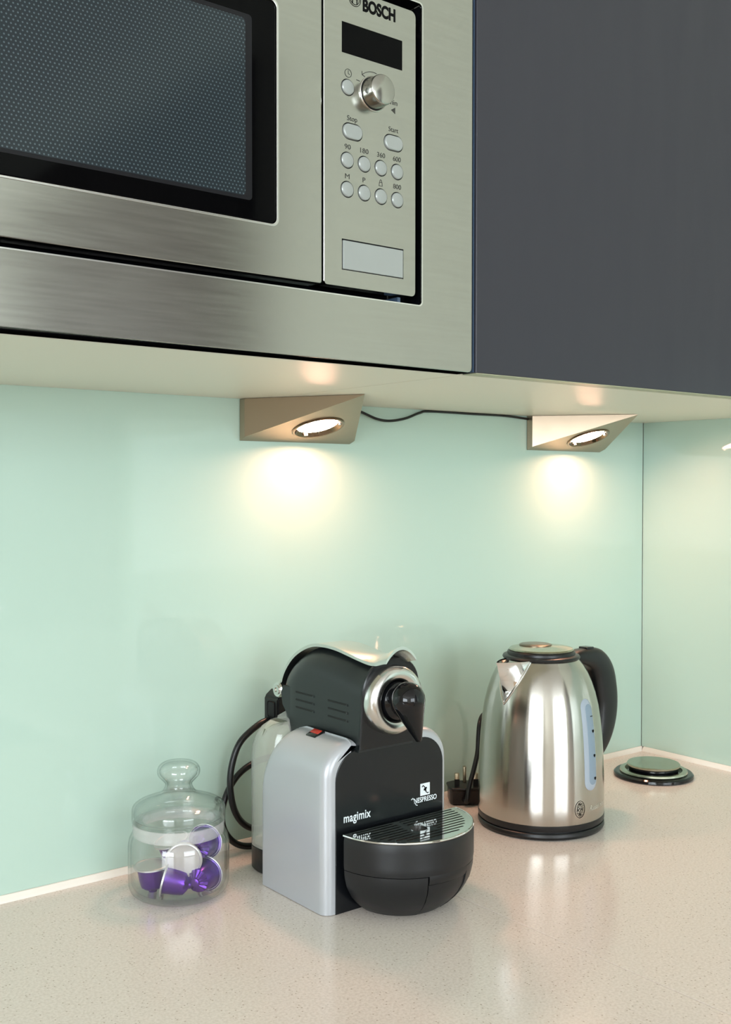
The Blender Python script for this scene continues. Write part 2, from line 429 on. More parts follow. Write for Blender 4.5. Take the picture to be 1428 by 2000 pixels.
dr = struct(obj('added_dark_door', boxes((-0.035, WG-0.0003, -2.668, -1.82, FLOOR_Z+0.005, 1.40), (-0.035, WG-0.0003, -3.52, -2.672, FLOOR_Z+0.005, 1.40), bev=0.003), TAUPE))  # invented dark double door, out of view, to darken the microwave's reflection
for ya, yb in ((-2.56, -1.93), (-3.41, -2.78)):
    for za, zb in ((0.05, 1.28), (-0.78, -0.08)): obj('added_door_panel', boxes((-0.042, -0.034, ya, yb, za, zb), bev=0.003), TAUPE, dr)
obj('added_door_handle', tube([(-0.035, -2.62, 0.0), (-0.085, -2.62, 0.0), (-0.085, -2.50, 0.0)], 0.009, smooth=False), SATIN, dr)
# white sealant bead where glass meets worktop
def bead(bm, p, q, n):
    p, q, n = Vector(p), Vector(q), Vector(n)
    s = [[e + Vector((0, 0, 0.0)) for e in ()] for _ in ()]
    prof = [(0.0, 0.0), (0.0, 0.0066), (0.0012, 0.0062), (0.0032, 0.0035), (0.0048, 0.0008), (0.0050, 0.0)]
    loft([[e + n*a + Vector((0, 0, b)) for a, b in prof] for e in (p, q)], bm)
bm = bmesh.new(); bead(bm, (-2.6, 0.0, 0), (0.0, 0.0, 0), (0, -1, 0)); struct(obj('trim_1', bm, SEALANT))
bm = bmesh.new(); bead(bm, (0, -2.0, 0), (0, -0.005, 0), (-1, 0, 0)); struct(obj('trim_2', bm, SEALANT))

# ------------------------------------------------------------------ worktops and the base units that carry them
SEAM = -0.629
o = obj('worktop', boxes((-2.60, SEAM-0.0003, -0.62, WG-0.001, -0.03, 0.0), bev=0.0004, seg=1), QUARTZ)
tag(o, 'speckled cream quartz worktop along the back wall, under the jar and coffee machine', 'worktop')
o = obj('worktop', boxes((SEAM+0.0003, WG-0.001, -2.0, WG-0.001, -0.03, 0.0), bev=0.0004, seg=1), QUARTZ)
tag(o, 'speckled cream quartz worktop in the corner, under the kettle and pop-up socket', 'worktop')
def base_unit(x0, x1, y0, y1, doors, face, label):
    t = thing('base_cabinet', label, 'cabinet', ((x0+x1)/2, (y0+y1)/2, FLOOR_Z))
    obj('carcass', boxes((x0, x1, y0, y1, FLOOR_Z+0.1, -0.0305)), LAMINATE, t, smooth=0)
    obj('plinth', boxes((x0+0.03, x1-0.03, y0+0.05, y1-0.05, FLOOR_Z, FLOOR_Z+0.1)), WALNUT, t, smooth=0)
    for k in range(doors):
        if face == 'y':
            a = x0+(x1-x0)*k/doors; b = x0+(x1-x0)*(k+1)/doors
            obj('door', boxes((a+0.002, b-0.002, y0-0.019, y0-0.0005, FLOOR_Z+0.1, -0.036), bev=0.001), SLATE, t)
        else:
            a = y0+(y1-y0)*k/doors; b = y0+(y1-y0)*(k+1)/doors
            obj('door', boxes((x0-0.019, x0-0.0005, a+0.002, b-0.002, FLOOR_Z+0.1, -0.036), bev=0.001), SLATE, t)
base_unit(-2.58, -0.66, -0.58, WG-0.002, 3, 'y', 'slate base cabinets carrying the worktop along the back wall')
base_unit(-0.59, WG-0.002, -1.98, -0.005, 3, 'x', 'slate base cabinets carrying the worktop along the right wall')

# ------------------------------------------------------------------ wall cabinets
UZ = 0.5005; CF = -0.336
GX = -0.6975
def carcass(x0, x1, niche, root):
    obj('carcass', boxes((x0, x1, CF, -0.0005, UZ, UZ+0.018), (x0, x0+0.016, CF, -0.0005, UZ+0.018, 1.25), (x1-0.016, x1, CF, -0.0005, UZ+0.018, 1.25),
        (x0, x1, CF, -0.0005, 1.25, 1.268), (x0, x1, -0.012, -0.0005, UZ+0.018, 1.25)), LAMINATE, root, smooth=0)
c1 = thing('wall_cabinet', 'wall cabinet with cream underside that houses the built-in microwave', 'cabinet', (-1.0, -0.17, UZ))
carcass(-1.315, GX-0.0006, True, c1)
obj('door', boxes((-1.313, GX-0.003, CF-0.0186, CF-0.0006, 0.872, 1.266), bev=0.0008, seg=1), SLATE, c1)
obj('gap_shade_strip', boxes((-1.311, GX-0.0032, CF-0.0162, CF-0.0004, UZ+0.0004, UZ+0.0014)), GAP_SHADE, c1, smooth=0)  # black strip standing in for the shade between frame and carcass
c2 = thing('wall_cabinet', 'wall cabinet with large dark slate doors right of the microwave', 'cabinet', (-0.35, -0.17, UZ))
carcass(GX+0.0006, -0.0005, False, c2)
for xa, xb in ((GX+0.0022, -0.2155), (-0.2125, -0.0015)):
    d = obj('door', boxes((xa, xb, -0.3546, CF-0.0008, UZ+0.0006, 1.266), bev=0.0006, seg=1), SLATE, c2)
    obj('lit_door_edge', boxes((xa+0.0008, xb-0.0008, -0.3540, CF-0.0014, UZ+0.0001, UZ+0.0009)), LIT_UNDER, d, smooth=0)  # strip coloured pale to show the door's underside as lit
obj('side_edge', boxes((GX+0.0008, GX+0.0019, -0.352, CF-0.0006, UZ+0.0012, 1.266)), SLATE_EDGE, c2, smooth=0)

# ------------------------------------------------------------------ built-in microwave
MY = -0.3546           # plane of the stainless faces
mw = thing('microwave', 'built-in stainless steel microwave with black glass door and button panel', 'microwave', (-1.0, -0.2, UZ+0.018))
FX0, FX1, FZ0, FZ1 = -1.312, -0.7004, 0.5010, 0.850
OX0, OX1, OZ0, OZ1 = -1.262, -0.7585, 0.5525, 0.800
fro = [(x, z + (0.0022*(FX1-x)/(FX1-FX0) if z < 0.51 else 0)) for x, z in rrect(FX0, FX1, FZ0, FZ1, 0.004)]     # hangs a touch higher at its left end
fr = plate_xz('frame', [fro, rrect(OX0, OX1, OZ0, OZ1, 0.003)], MY, 0.0022, STEEL, mw, bevel=0.0005)
obj('housing', boxes((-1.280, -0.735, -0.318, -0.03, 0.519, 0.82)), BLACK_MATT, mw, smooth=0)
obj('opening_lining', boxes((OX0-0.006, OX1+0.006, -0.3318, -0.3172, OZ0-0.006, OZ1+0.006),
    (OX0-0.002, OX1+0.002, -0.3522, -0.3318, OZ0-0.003, OZ0-0.0004), (OX1+0.0004, OX1+0.003, -0.3522, -0.3318, OZ0, OZ1),
    (OX0-0.003, OX0-0.0004, -0.3522, -0.3318, OZ0, OZ1), (OX0, OX1, -0.3522, -0.3318, OZ1+0.0004, OZ1+0.003)), BLACK_GLOSS, mw, smooth=0)
plate_xz('opening_trim', [rrect(OX0-0.0012, OX1+0.0014, OZ0-0.0008, OZ1+0.0012, 0.0040), rrect(OX0+0.0001, OX1+0.0002, OZ0+0.0002, OZ1, 0.0034)], MY-0.0004, 0.0012, STEEL_TRIM, mw)
# door
DX0, DX1, DZ0, DZ1 = -1.258, -0.8605, 0.5588, 0.793
WX0, WX1, WZ0, WZ1 = -1.216, -0.9020, 0.5973, 0.7626
door = plate_xz('door', [rrect(DX0, DX1, DZ0, DZ1, 0.002), rrect(WX0, WX1, WZ0, WZ1, 0.005)], MY-0.0005, 0.016, STEEL, mw, bevel=0.0008)
plate_xz('glass_rim', [rrect(WX0-0.0016, WX1+0.0018, WZ0-0.0014, WZ1+0.0014, 0.006), rrect(WX0+0.0003, WX1-0.0002, WZ0+0.0003, WZ1-0.0003, 0.005)], MY-0.0009, 0.002, STEEL_TRIM, door, bevel=0.0003)
plate_xz('door_glass', [rrect(WX0+0.0003, WX1-0.0004, WZ0+0.0003, WZ1-0.0003, 0.005)], MY-0.0002, 0.006, GLASS_BLACK, door, bevel=0.001)
plate_xz('screen_border', [rrect(-1.192, -0.9235, 0.6120, 0.7466, 0.003)], MY-0.00035, 0.0003, mat('screen_border', srgb(34, 34, 36), rough=0.12, spec=0.1), door)
plate_xz('perforated_screen', [rrect(-1.188, -0.9293, 0.6147, 0.7430, 0.003)], MY-0.0005, 0.0003, DOTS, door)
# control panel
PX0, PX1, PZ0, PZ1 = -0.8578, -0.7655, 0.5590, 0.7915
RB = 0.0066
bt = [(-0.8355, 0.7145)] + [(-0.836+0.01695*i, 0.6578) for i in range(4)] + [(-0.836+0.017*i, 0.6351) for i in range(4)]
def pill(cx, cz, w, h): return rrect(cx-w/2, cx+w/2, cz-h/2, cz+h/2, h/2-1e-5, 8)
pills = [(-0.8308, 0.6808), (-0.7890, 0.6803)]
LBL = (-0.8412, -0.7782, 0.5720, 0.5962); DSP = (-0.8413, -0.7798, 0.7406, 0.7646)
holes = [circle(x, z, RB) for x, z in bt] + [pill(x, z, 0.0205, 0.0134) for x, z in pills]
holes.append([(LBL[0], LBL[2]), (LBL[1], LBL[2]), (LBL[1], LBL[3]), (LBL[0], LBL[3])])
holes.append([(DSP[0], DSP[2]), (DSP[1], DSP[2]), (DSP[1], DSP[3]), (DSP[0], DSP[3])])
pan = plate_xz('control_panel', [rrect(PX0, PX1, PZ0, PZ1, 0.003, rs=(0.0022, 0.004, 0.005, 0.002))] + holes, MY-0.0004, 0.010, STEEL, mw, bevel=0.0)
obj('panel_backing', boxes((PX0+0.001, PX1-0.001, MY+0.0012, MY+0.0092, PZ0+0.001, PZ1-0.001)), BLACK_MATT, pan, smooth=0)
obj('panel_edge', boxes((PX0-0.0008, PX0+0.0001, MY-0.0004, MY+0.009, PZ0+0.002, PZ1-0.002), bev=0.0003, seg=1), STEEL_TRIM, pan)
plate_xz('display', [[(DSP[0]+.0001, DSP[2]+.0001), (DSP[1]-.0001, DSP[2]+.0001), (DSP[1]-.0001, DSP[3]-.0001), (DSP[0]+.0001, DSP[3]-.0001)]], MY-0.0002, 0.001, GLASS_BLACK, pan)
plate_xz('release_button', [rrect(LBL[0]+.0013, LBL[1]-.0004, LBL[2]+.0008, LBL[3]-.0010, 0.0006)], MY-0.0006, 0.004, BUTTON, pan, bevel=0.0004)
def dome_button(x, z):
    return lathe([(0.0, -0.004), (0.0058, -0.004), (0.0058, 0.0010), (0.0052, 0.0017), (0.003, 0.0022), (0.0, 0.0024)], (x, MY, z), 28, axis='y')
for x, z in bt: obj('button', dome_button(x+0.0001, z), BUTTON, pan)
for x, z in pills: plate_xz('button', [pill(x+0.0001, z, 0.0190, 0.0118)], MY-0.0018, 0.005, BUTTON, pan, bevel=0.0012)
KX, KZ = -0.8100, 0.7150
obj('knob_collar', closed_lathe([(0.0128, 0.0), (0.0136, 0.0), (0.0138, 0.0010), (0.0134, 0.0014), (0.0128, 0.0008)], (KX, MY-0.0004, KZ), 48, 'y'), STEEL_TRIM, pan)
obj('knob_gap', lathe([(0.0, 0.0), (0.0129, 0.0), (0.0129, 0.0005), (0.0, 0.0005)], (KX, MY-0.0004, KZ), 48, axis='y'), BLACK_MATT, pan)
obj('knob', lathe([(0.0, 0.0), (0.0121, 0.0), (0.0118, 0.0125), (0.0114, 0.0132), (0.0108, 0.0136), (0.0, 0.0138)], (KX, MY-0.0004, KZ), 64, axis='y'), STEEL, pan)
TY = MY-0.0004
text_xz('lettering', 'BOSCH', -0.8038, 0.7782, TY, 0.0098, INK_BLACK, pan, width=0.0335, bold=0.045)
bm = bmesh.new(); LX, LZ = -0.8285, 0.7850
for rr in (0.0058, 0.0045): stroke_xz([(LX+rr*math.cos(2*PI*i/36), LZ+rr*math.sin(2*PI*i/36)) for i in range(37)], TY, 0.0005, bm)
for s in (-1, 1):
    stroke_xz([(LX+s*0.0022, LZ-0.0036), (LX+s*0.0022, LZ+0.0036)], TY, 0.0009, bm)
    stroke_xz([(LX+s*0.0022, LZ+0.0036), (LX+s*0.0014, LZ+0.0030)], TY, 0.0006, bm)
stroke_xz([(LX-0.0022, LZ), (LX+0.0022, LZ)], TY, 0.0012, bm)
obj('emblem', bm, INK_BLACK, pan, smooth=0)
for s, x, z in (('90', -0.8355, 0.6666), ('180', -0.8188, 0.6664), ('360', -0.8018, 0.6664), ('600', -0.7853, 0.6662),
                ('M', -0.8358, 0.6435), ('P', -0.8192, 0.6434), ('800', -0.7850, 0.6440), ('Stop', -0.8310, 0.6892), ('Start', -0.7890, 0.6892)):
    text_xz('lettering', s, x, z, TY, 0.0038, INK, pan, width={'M': 0.0044, 'P': 0.0028, '90': 0.0060, 'Stop': 0.0100, 'Start': 0.0100}.get(s, 0.0082), bold=0.0 if s == 'M' else 0.004)
bm = bmesh.new()
cx, cz = -0.8350, 0.7256
stroke_xz([(cx+0.0032*math.cos(2*PI*i/24), cz+0.0032*math.sin(2*PI*i/24)) for i in range(25)], TY, 0.0004, bm)
stroke_xz([(cx, cz+0.0022), (cx, cz-0.0002), (cx+0.0016, cz-0.0008)], TY, 0.0004, bm)
stroke_xz([(-0.8268, 0.7224), (-0.8236, 0.7221)], TY, 0.0005, bm)
arc = [(KX+0.0166*math.cos(math.radians(a)), KZ+0.0172*math.sin(math.radians(a))) for a in range(132, 74, -6)]
stroke_xz(arc, TY, 0.0005, bm)
stroke_xz([(arc[0][0]-0.0002, arc[0][1]+0.0026), arc[0], (arc[0][0]+0.0026, arc[0][1]-0.0010)], TY, 0.0005, bm)
arc = [(KX+0.0166*math.cos(math.radians(a)), KZ+0.0172*math.sin(math.radians(a))) for a in range(48, 72, 6)]
stroke_xz(arc, TY, 0.0005, bm)
stroke_xz([(-0.7925, 0.7235), (-0.7895, 0.7235)], TY, 0.0005, bm); stroke_xz([(-0.7910, 0.7220), (-0.7910, 0.7250)], TY, 0.0005, bm)
cx, cz = -0.8022, 0.6458                                    # padlock
stroke_xz([(cx-0.0017, cz-0.0022), (cx+0.0017, cz-0.0022), (cx+0.0013, cz+0.0006), (cx-0.0013, cz+0.0006), (cx-0.0017, cz-0.0022)], TY, 0.0004, bm)
stroke_xz([(cx-0.0010, cz+0.0006), (cx-0.0008, cz+0.0022), (cx, cz+0.0028), (cx+0.0008, cz+0.0022), (cx+0.0010, cz+0.0006)], TY, 0.0004, bm)
obj('printed_symbols', bm, INK, pan, smooth=0)['kind'] = 'stuff'
text_xz('lettering', 'min', -0.7895, 0.7110, TY, 0.0042, INK, pan, width=0.0090)
bm = bmesh.new(); bm.faces.new([bm.verts.new((x, TY-0.00015, z)) for x, z in ((-0.7915, 0.7066), (-0.7872, 0.7092), (-0.7872, 0.7040))])
obj('printed_arrow', bm, INK, pan, smooth=0)
obj('release_latch', boxes((-0.7795, -0.7765, -0.349, -0.332, 0.5530, 0.5580)), SLATE_EDGE, mw, smooth=0)

# ------------------------------------------------------------------ triangular lamps under the cabinets
def lamp(xc, tip_dx, tip_y, label):
    w, h0, h1 = 0.0768, 0.4540, UZ-0.0004
    root = thing('under_cabinet_lamp', label, 'lamp', (xc, 0, h1), 'lamps under the wall cabinets')
    sl = (h1-h0)/(-tip_y)                     # slope of the face
    cy, r = -0.0450, 0.0272
    n = Vector((0, -sl, -1)).normalized(); e1 = Vector((1, 0, 0)); e2 = n.cross(e1).normalized()
    ctr = Vector((xc-0.001, cy, h0-cy*sl))
    bm = bmesh.new()
    yk = -0.0010
    A, B = Vector((xc-w, yk, h0)), Vector((xc+w, yk, h0)); Tt = Vector((xc+tip_dx, tip_y, h1-0.0004))
    S = 0.011
    A1 = Vector((xc-w, -S, h0+S*sl)); B1 = Vector((xc+w, -S, h0+S*sl))
    A2, B2 = Vector((xc-w, yk, h1)), Vector((xc+w, yk, h1)); A3, B3 = Vector((xc-w, -S, h1)), Vector((xc+w, -S, h1)); T2 = Vector((Tt.x, tip_y, h1))
    V = {k: bm.verts.new(v) for k, v in dict(A=A, B=B, T=Tt, A1=A1, B1=B1, A2=A2, B2=B2, A3=A3, B3=B3, T2=T2).items()}
    for f in (('A', 'A1', 'A3', 'A2'), ('A1', 'T', 'T2', 'A3'), ('B', 'B2', 'B3', 'B1'), ('B1', 'B3', 'T2', 'T'), ('A2', 'A3', 'T2', 'B3', 'B2'), ('A', 'A2', 'B2', 'B')):
        bm.faces.new([V[k] for k in f])
    # sloping face with a round hole
    ring = [bm.verts.new(ctr + e1*(r*math.cos(2*PI*i/48)) + e2*(r*math.sin(2*PI*i/48))) for i in range(48)]
    outer = [V['A'], V['A1'], V['T'], V['B1'], V['B']]
    oe = [bm.edges.get((outer[i], outer[(i+1) % 5])) or bm.edges.new((outer[i], outer[(i+1) % 5])) for i in range(5)]
    re = [bm.edges.new((ring[i], ring[(i+1) % 48])) for i in range(48)]
    bmesh.ops.triangle_fill(bm, edges=oe+re, use_beauty=True)
    obj('housing', bm, NICKEL, root, smooth=20)
    MX = Matrix((e1, e2, n)).transposed().to_4x4(); MX.translation = ctr
    def place(name, b, m_, par):
        b.transform(MX); return obj(name, b, m_, par)
    rg = place('bezel', closed_lathe([(0.0235, -0.0045), (0.0272, -0.0045), (0.0300, -0.0002), (0.0302, 0.0008), (0.0292, 0.0016), (0.0272, 0.0014), (0.0248, -0.0022), (0.0235, -0.0034)], (0, 0, 0), 64), BEZEL, root)
    place('reflector', lathe([(0.0, -0.006), (0.0270, -0.006), (0.0270, -0.0046), (0.0, -0.0046)], (0, 0, 0), 48), SATIN, root)
    place('glowing_glass', lathe([(0.0, -0.0044), (0.0234, -0.0044), (0.0234, -0.0030), (0.012, -0.0022), (0.0, -0.0020)], (0, 0, 0), 48), GLOW, root)
    for k in range(3):
        a = 0.5+2*PI*k/3
        b = bmesh.new(); box(b, -0.0012, 0.0012, -0.0026, 0.0026, -0.0022, 0.0006, bev=0.0004); b.transform(Matrix.Rotation(a, 4, 'Z') @ Matrix.Translation((0.0250, 0, 0)))
        place('clip', b, CHROME, rg)
    return root
lamp(-0.6405, -0.006, -0.1360, 'lit triangular nickel lamp on the cabinet underside above the coffee machine')
lamp(-0.1795, 0.009, -0.1220, 'lit triangular nickel lamp on the cabinet underside above the kettle, nearer the corner')
o = obj('lamp_cable', tube([(-0.5650, -0.004, 0.4985), (-0.545, -0.006, 0.4915), (-0.525, -0.006, 0.4855), (-0.505, -0.006, 0.4840), (-0.480, -0.006, 0.4880), (-0.455, -0.004, 0.4960), (-0.435, -0.002, 0.4990),
    (-0.36, -0.002, 0.4990), (-0.30, -0.002, 0.4990), (-0.2570, -0.003, 0.4965)], 0.0016), RUBBER)
tag(o, 'thin black cable sagging between the two triangular lamps under the cabinet', 'cable')

# ------------------------------------------------------------------ capsule coffee machine
CM = thing('coffee_machine', 'capsule coffee machine with silver sides, black front and chrome lever', 'coffee machine', (-0.685, -0.19, 0))
CMX0, CMX1, CMY, CMB = -0.7632, -0.6080, -0.2250, -0.118
HX0, HX1 = -0.7265, -0.6585
def shell(side):
    """silver side shell: arch profile in x-z swept along y, rounded at the front edge and the back top corner"""
    secs = []; rf = 0.010
    ys = [(CMY + rf*(1-math.cos(t)), rf*(1-math.sin(t))) for t in [0, 0.25, 0.5, 0.8, 1.1, 1.35, PI/2]] + [(-0.20, 0), (-0.175, 0)]
    rb = 0.034
    ys += [(CMB - rb*(1-math.sin(t)), None if t else 0) for t in [0.0, 0.2, 0.4, 0.6, 0.8, 1.0, 1.2, 1.4, PI/2]]
    for y, ins in ys:
        back = 0.0
        if y > CMB-rb: k = (y-(CMB-rb))/rb; back = rb*(1-math.sqrt(max(0, 1-k*k)))
        ins = ins or 0.0
        top = 0.1620 - ins*0.6 - back; R = 0.034; x_out = (CMX0 if side < 0 else CMX1); x_in = HX0 - 0.006 if side < 0 else HX1 + 0.006
        xo = x_out - side*ins*0.95
        pts = [(xo, 0.0006)]
        R = max(0.004, R - ins*0.6)
        for i in range(9):
            t = PI/2*i/8; pts.append((xo - side*R*(1-math.cos(t)), top-R+R*math.sin(t)))
        pts.append((x_in, top+0.0012*(1 if not back else 0))); pts.append((x_in, 0.0006))
        secs.append([Vector((px, y, pz)) for px, pz in pts])
    return loft(secs)
obj('side_shell', shell(-1), GREY_PLASTIC, CM, 50); obj('side_shell', shell(1), GREY_PLASTIC, CM, 50)
obj('core', boxes((HX0-0.0055, HX1+0.0055, CMY+0.011, -0.1500, 0.001, 0.152)), BLACK, CM, smooth=0)
fp = plate_xz('front_panel', [rrect(-0.7512, -0.6160, 0.0, 0.1528, 0.03, 10, rs=(0.0005, 0.0005, 0.028, 0.028))], CMY-0.0008, 0.012, BLACK_PANEL, CM, bevel=0.0006)
FY = CMY-0.0008
text_xz('lettering', 'magimix', -0.7257, 0.0855, FY, 0.0082, WHITE_INK, fp, width=0.0325, bold=0.018, spacing=1.06)
text_xz('lettering', 'NESPRESSO', -0.6395, 0.0880, FY, 0.0050, WHITE_INK, fp, width=0.0300, bold=0.020)
bm = bmesh.new()
stroke_xz([(-0.6580, 0.0925), (-0.6562, 0.0935), (-0.6546, 0.0920), (-0.6540, 0.0885)], FY, 0.0009, bm)
stroke_xz([(-0.6540, 0.0900), (-0.6520, 0.0862), (-0.6502, 0.0856)], FY, 0.0008, bm)
obj('lettering_flourish', bm, WHITE_INK, fp, smooth=0)
sq = plate_xz('emblem_plate', [rrect(-0.6463, -0.6338, 0.0941, 0.1062, 0.0002)], FY-0.0002, 0.0006, WHITE_INK, fp)
bm = bmesh.new(); ex, ez = -0.6400, 0.1000
stroke_xz([(ex-0.0042, ez+0.0030), (ex-0.0028, ez+0.0042), (ex-0.0008, ez+0.0024), (ex+0.0012, ez-0.0014)], FY-0.0004, 0.0009, bm)
stroke_xz([(ex-0.0012, ez+0.0010), (ex+0.0010, ez-0.0026), (ex+0.0030, ez-0.0040), (ex+0.0042, ez-0.0036)], FY-0.0004, 0.0009, bm)
stroke_xz([(ex-0.0014, ez-0.0004), (ex+0.0014, ez+0.0014)], FY-0.0004, 0.0018, bm)
obj('emblem_mark', bm, INK_BLACK, sq, smooth=0)

# head
HC = (HX0+HX1)/2; HW = (HX1-HX0)/2; HCZ = 0.1950
def head_top(y):
    K = [(-0.1085, 0.186), (-0.1105, 0.197), (-0.114, 0.207), (-0.120, 0.2185), (-0.128, 0.2275), (-0.138, 0.2345), (-0.150, 0.2390), (-0.165, 0.2410), (-0.185, 0.2400), (-0.205, 0.2370), (-0.222, 0.2345), (-0.233, 0.2345)]
    return K
def slope(y, z): return y - max(0.0, z-0.150)*0.085
def arch(y, top, hw, zb=0.150, n=20, lean=0.0):
    R = hw; zc = top-R*0.98 if top-R > zb+0.006 else zb+0.006
    pts = [(HC-hw, zb)]
    for i in range(n+1):
        t = PI - PI*i/n; c, s = math.cos(t), math.sin(t); k = 0.88
        pts.append((HC + hw*math.copysign(abs(c)**k, c), zc + (top-zc)*abs(s)**k))
    pts.append((HC+hw, zb))
    return [Vector((a, y - lean*max(0.0, b-0.150)*0.085, b)) for a, b in pts]
secs = []
for y, top, hw, zb, ln in ((-0.0830, 0.1950, 0.0130, 0.186, 0), (-0.0850, 0.2020, 0.0190, 0.182, 0), (-0.0900, 0.2090, 0.0240, 0.176, 0), (-0.0970, 0.2165, 0.0285, 0.168, 0), (-0.1050, 0.2230, 0.0318, 0.158, 0), (-0.1130, 0.2285, 0.0336, 0.150, 0),
        (-0.1250, 0.2355, HW, 0.150, 0), (-0.1390, 0.2400, HW, 0.150, 0), (-0.1560, 0.2412, HW, 0.150, 0), (-0.1740, 0.2405, HW, 0.150, 0), (-0.1930, 0.2380, HW, 0.150, 0.3), (-0.2090, 0.2350, HW, 0.150, 0.6), (-0.2190, 0.2330, HW, 0.150, 0.9), (-0.2285, 0.2335, HW, 0.150, 1)):
    secs.append(arch(y, top, hw, zb, lean=ln))
head = obj('head', loft(secs), BLACK_SATIN, CM, 40)
# lower rear of the head tapers towards the tank
bm = bmesh.new()
for (x0, x1) in ((HX0+0.0004, HX1-0.0004),):
    prof = [(-0.115, 0.196), (-0.100, 0.196), (-0.096, 0.188), (-0.099, 0.176), (-0.1125, 0.1620), (-0.115, 0.162)]
    loft([[Vector((x, a, b)) for a, b in prof] for x in (x0, x1)], bm)
obj('rear_cover', bm, BLACK_SATIN, CM)
face = []
for y, g in ((-0.2278, 0.0004), (-0.2286, 0.0012), (-0.2310, 0.0012), (-0.2320, 0.0002)):
    face.append(arch(y, 0.2378+g, HW+g, zb=0.1532, lean=1))
obj('head_face', loft(face), BLACK_PANEL, CM, 40)
for k in range(3):
    for ya, yb, zz in ((-0.1240, -0.1555, 0.1930), (-0.1795, -0.2110, 0.1930)):
        z = zz - k*0.0077
        b = bmesh.new(); box(b, HX0-0.0005, HX0+0.003, yb, ya, z-0.0011, z+0.0007, bev=0.0003, seg=1)
        s = obj('vent_slot', b, BLACK_MATT, CM)
        obj('slot_peg', lathe([(0, 0), (0.0011, 0), (0.0011, 0.004), (0.0006, 0.0046), (0, 0.0046)], (HX0+0.0030, yb+0.0012, z-0.0004), 12, axis='z') if False else
            boxes((HX0-0.0010, HX0+0.001, yb-0.0012, yb+0.0012, z-0.0016, z+0.0006), bev=0.0005), BLACK_SATIN, s)
RC = (-0.6925, -0.2362, 0.1985)
obj('chrome_ring', closed_lathe([(0.0185, -0.004), (0.0336, -0.004), (0.0338, 0.0030), (0.0330, 0.0065), (0.0315, 0.0100), (0.0280, 0.0118), (0.0245, 0.0122), (0.0215, 0.0112), (0.0195, 0.0085), (0.0185, 0.0040)], RC, 72, 'y'), SATIN, CM, 60)
obj('spout_hub', lathe([(0, 0), (0.0186, 0), (0.0186, 0.0100), (0.0178, 0.0125), (0.0150, 0.0140), (0.0135, 0.0150), (0.0130, 0.0190), (0, 0.0190)], RC, 56, axis='y'), BLACK_GLOSS, CM, 40)
# spout handle: a teardrop cone hanging from the hub
def teardrop(top, tip, r, n=40):
    top, tip = Vector(top), Vector(tip); ax = (tip-top); L = ax.length; ax.normalize()
    u = ax.cross(Vector((0, 1, 0))).normalized(); v = ax.cross(u).normalized()
    prof = [(0.0, -r*0.98)]
    for t in (15, 30, 45, 60, 75, 90, 105): prof.append((r*math.sin(math.radians(t)), -r*0.98*math.cos(math.radians(t))))
    r0, h0 = prof[-1]
    for s in (0.15, 0.3, 0.45, 0.6, 0.75, 0.88, 0.96, 1.0):
        prof.append((r0 + (0.0030-r0)*s, h0 + (L-h0)*s))
    prof.append((0.0018, L+0.0010)); prof.append((0.0, L+0.0012))
    bm = bmesh.new(); rings = []
    for rr, h in prof:
        c = top + ax*h
        rings.append([bm.verts.new(c)] if rr < 1e-6 else [bm.verts.new(c + u*rr*math.cos(2*PI*i/n) + v*rr*math.sin(2*PI*i/n)) for i in range(n)])
    for A, B in zip(rings, rings[1:]):
        for i in range(n):
            j = (i+1) % n
            if len(A) == 1: bm.faces.new((A[0], B[i], B[j]))
            elif len(B) == 1: bm.faces.new((A[i], B[0], A[j]))
            else: bm.faces.new((A[i], B[i], B[j], A[j]))
    return bm
obj('spout_handle', teardrop((-0.6965, -0.2650, 0.2030), (-0.6840, -0.2670, 0.1630), 0.0168), BLACK_GLOSS, CM, 50)

# chrome lever: curved plate from the rear hinge over the head to a flared thumb lip
def lever():
    # (y, height of the edge, crown in the middle)
    K = [(-0.0765, 0.1820, 0), (-0.0770, 0.1900, 0), (-0.0790, 0.1990, 0), (-0.0855, 0.2105, 0), (-0.0990, 0.2245, 0), (-0.1160, 0.2350, 0), (-0.1360, 0.2422, 0), (-0.1575, 0.2440, 0), (-0.1780, 0.2430, 0.0005), (-0.1975, 0.2400, 0.0020),
         (-0.2150, 0.2372, 0.0045), (-0.2290, 0.2355, 0.0065), (-0.2390, 0.2358, 0.0080), (-0.2460, 0.2376, 0.0095), (-0.2520, 0.2392, 0.0110), (-0.2560, 0.2398, 0.0118)]
    P = smooth_path([(0, a, b) for a, b, c in K], 3); Cn = smooth_path([(c, 0, 0) for a, b, c in K], 3)
    nx = 18; bm = bmesh.new(); th = 0.0030; rows = []; n = len(P)
    for i, p in enumerate(P):
        t = (P[min(i+1, n-1)]-P[max(i-1, 0)]).normalized(); nr = Vector((0, -t.z, t.y))
        if nr.z < 0 or (abs(nr.z) < 0.2 and nr.y < 0): nr = -nr
        top, bot = [], []
        for k in range(nx+1):
            q = -1 + 2*k/nx; c = Cn[i].x*(1-abs(q)**2.0)
            base = Vector((-0.6965 + q*0.0185, p.y, p.z)) + Vector((0, 0, c))
            top.append(base); bot.append(base - nr*th)
        rows.append(top + bot[::-1])
    return loft(rows, bm)
lv = obj('lever', lever(), SATIN, CM, 50)
hb = lathe([(0, -0.003), (0.0080, -0.003), (0.0086, -0.002), (0.0086, 0.0015), (0.0074, 0.0030), (0, 0.0032)], (0, 0, 0), 28)
hb.transform(Matrix.Translation((-0.7170, -0.0790, 0.1875)) @ Matrix.Rotation(-PI/2, 4, 'Y'))
hg = obj('hinge', hb, CHROME, lv)
hb = closed_lathe([(0.0026, 0.0028), (0.0052, 0.0028), (0.0052, 0.0042), (0.0026, 0.0042)], (0, 0, 0), 24)
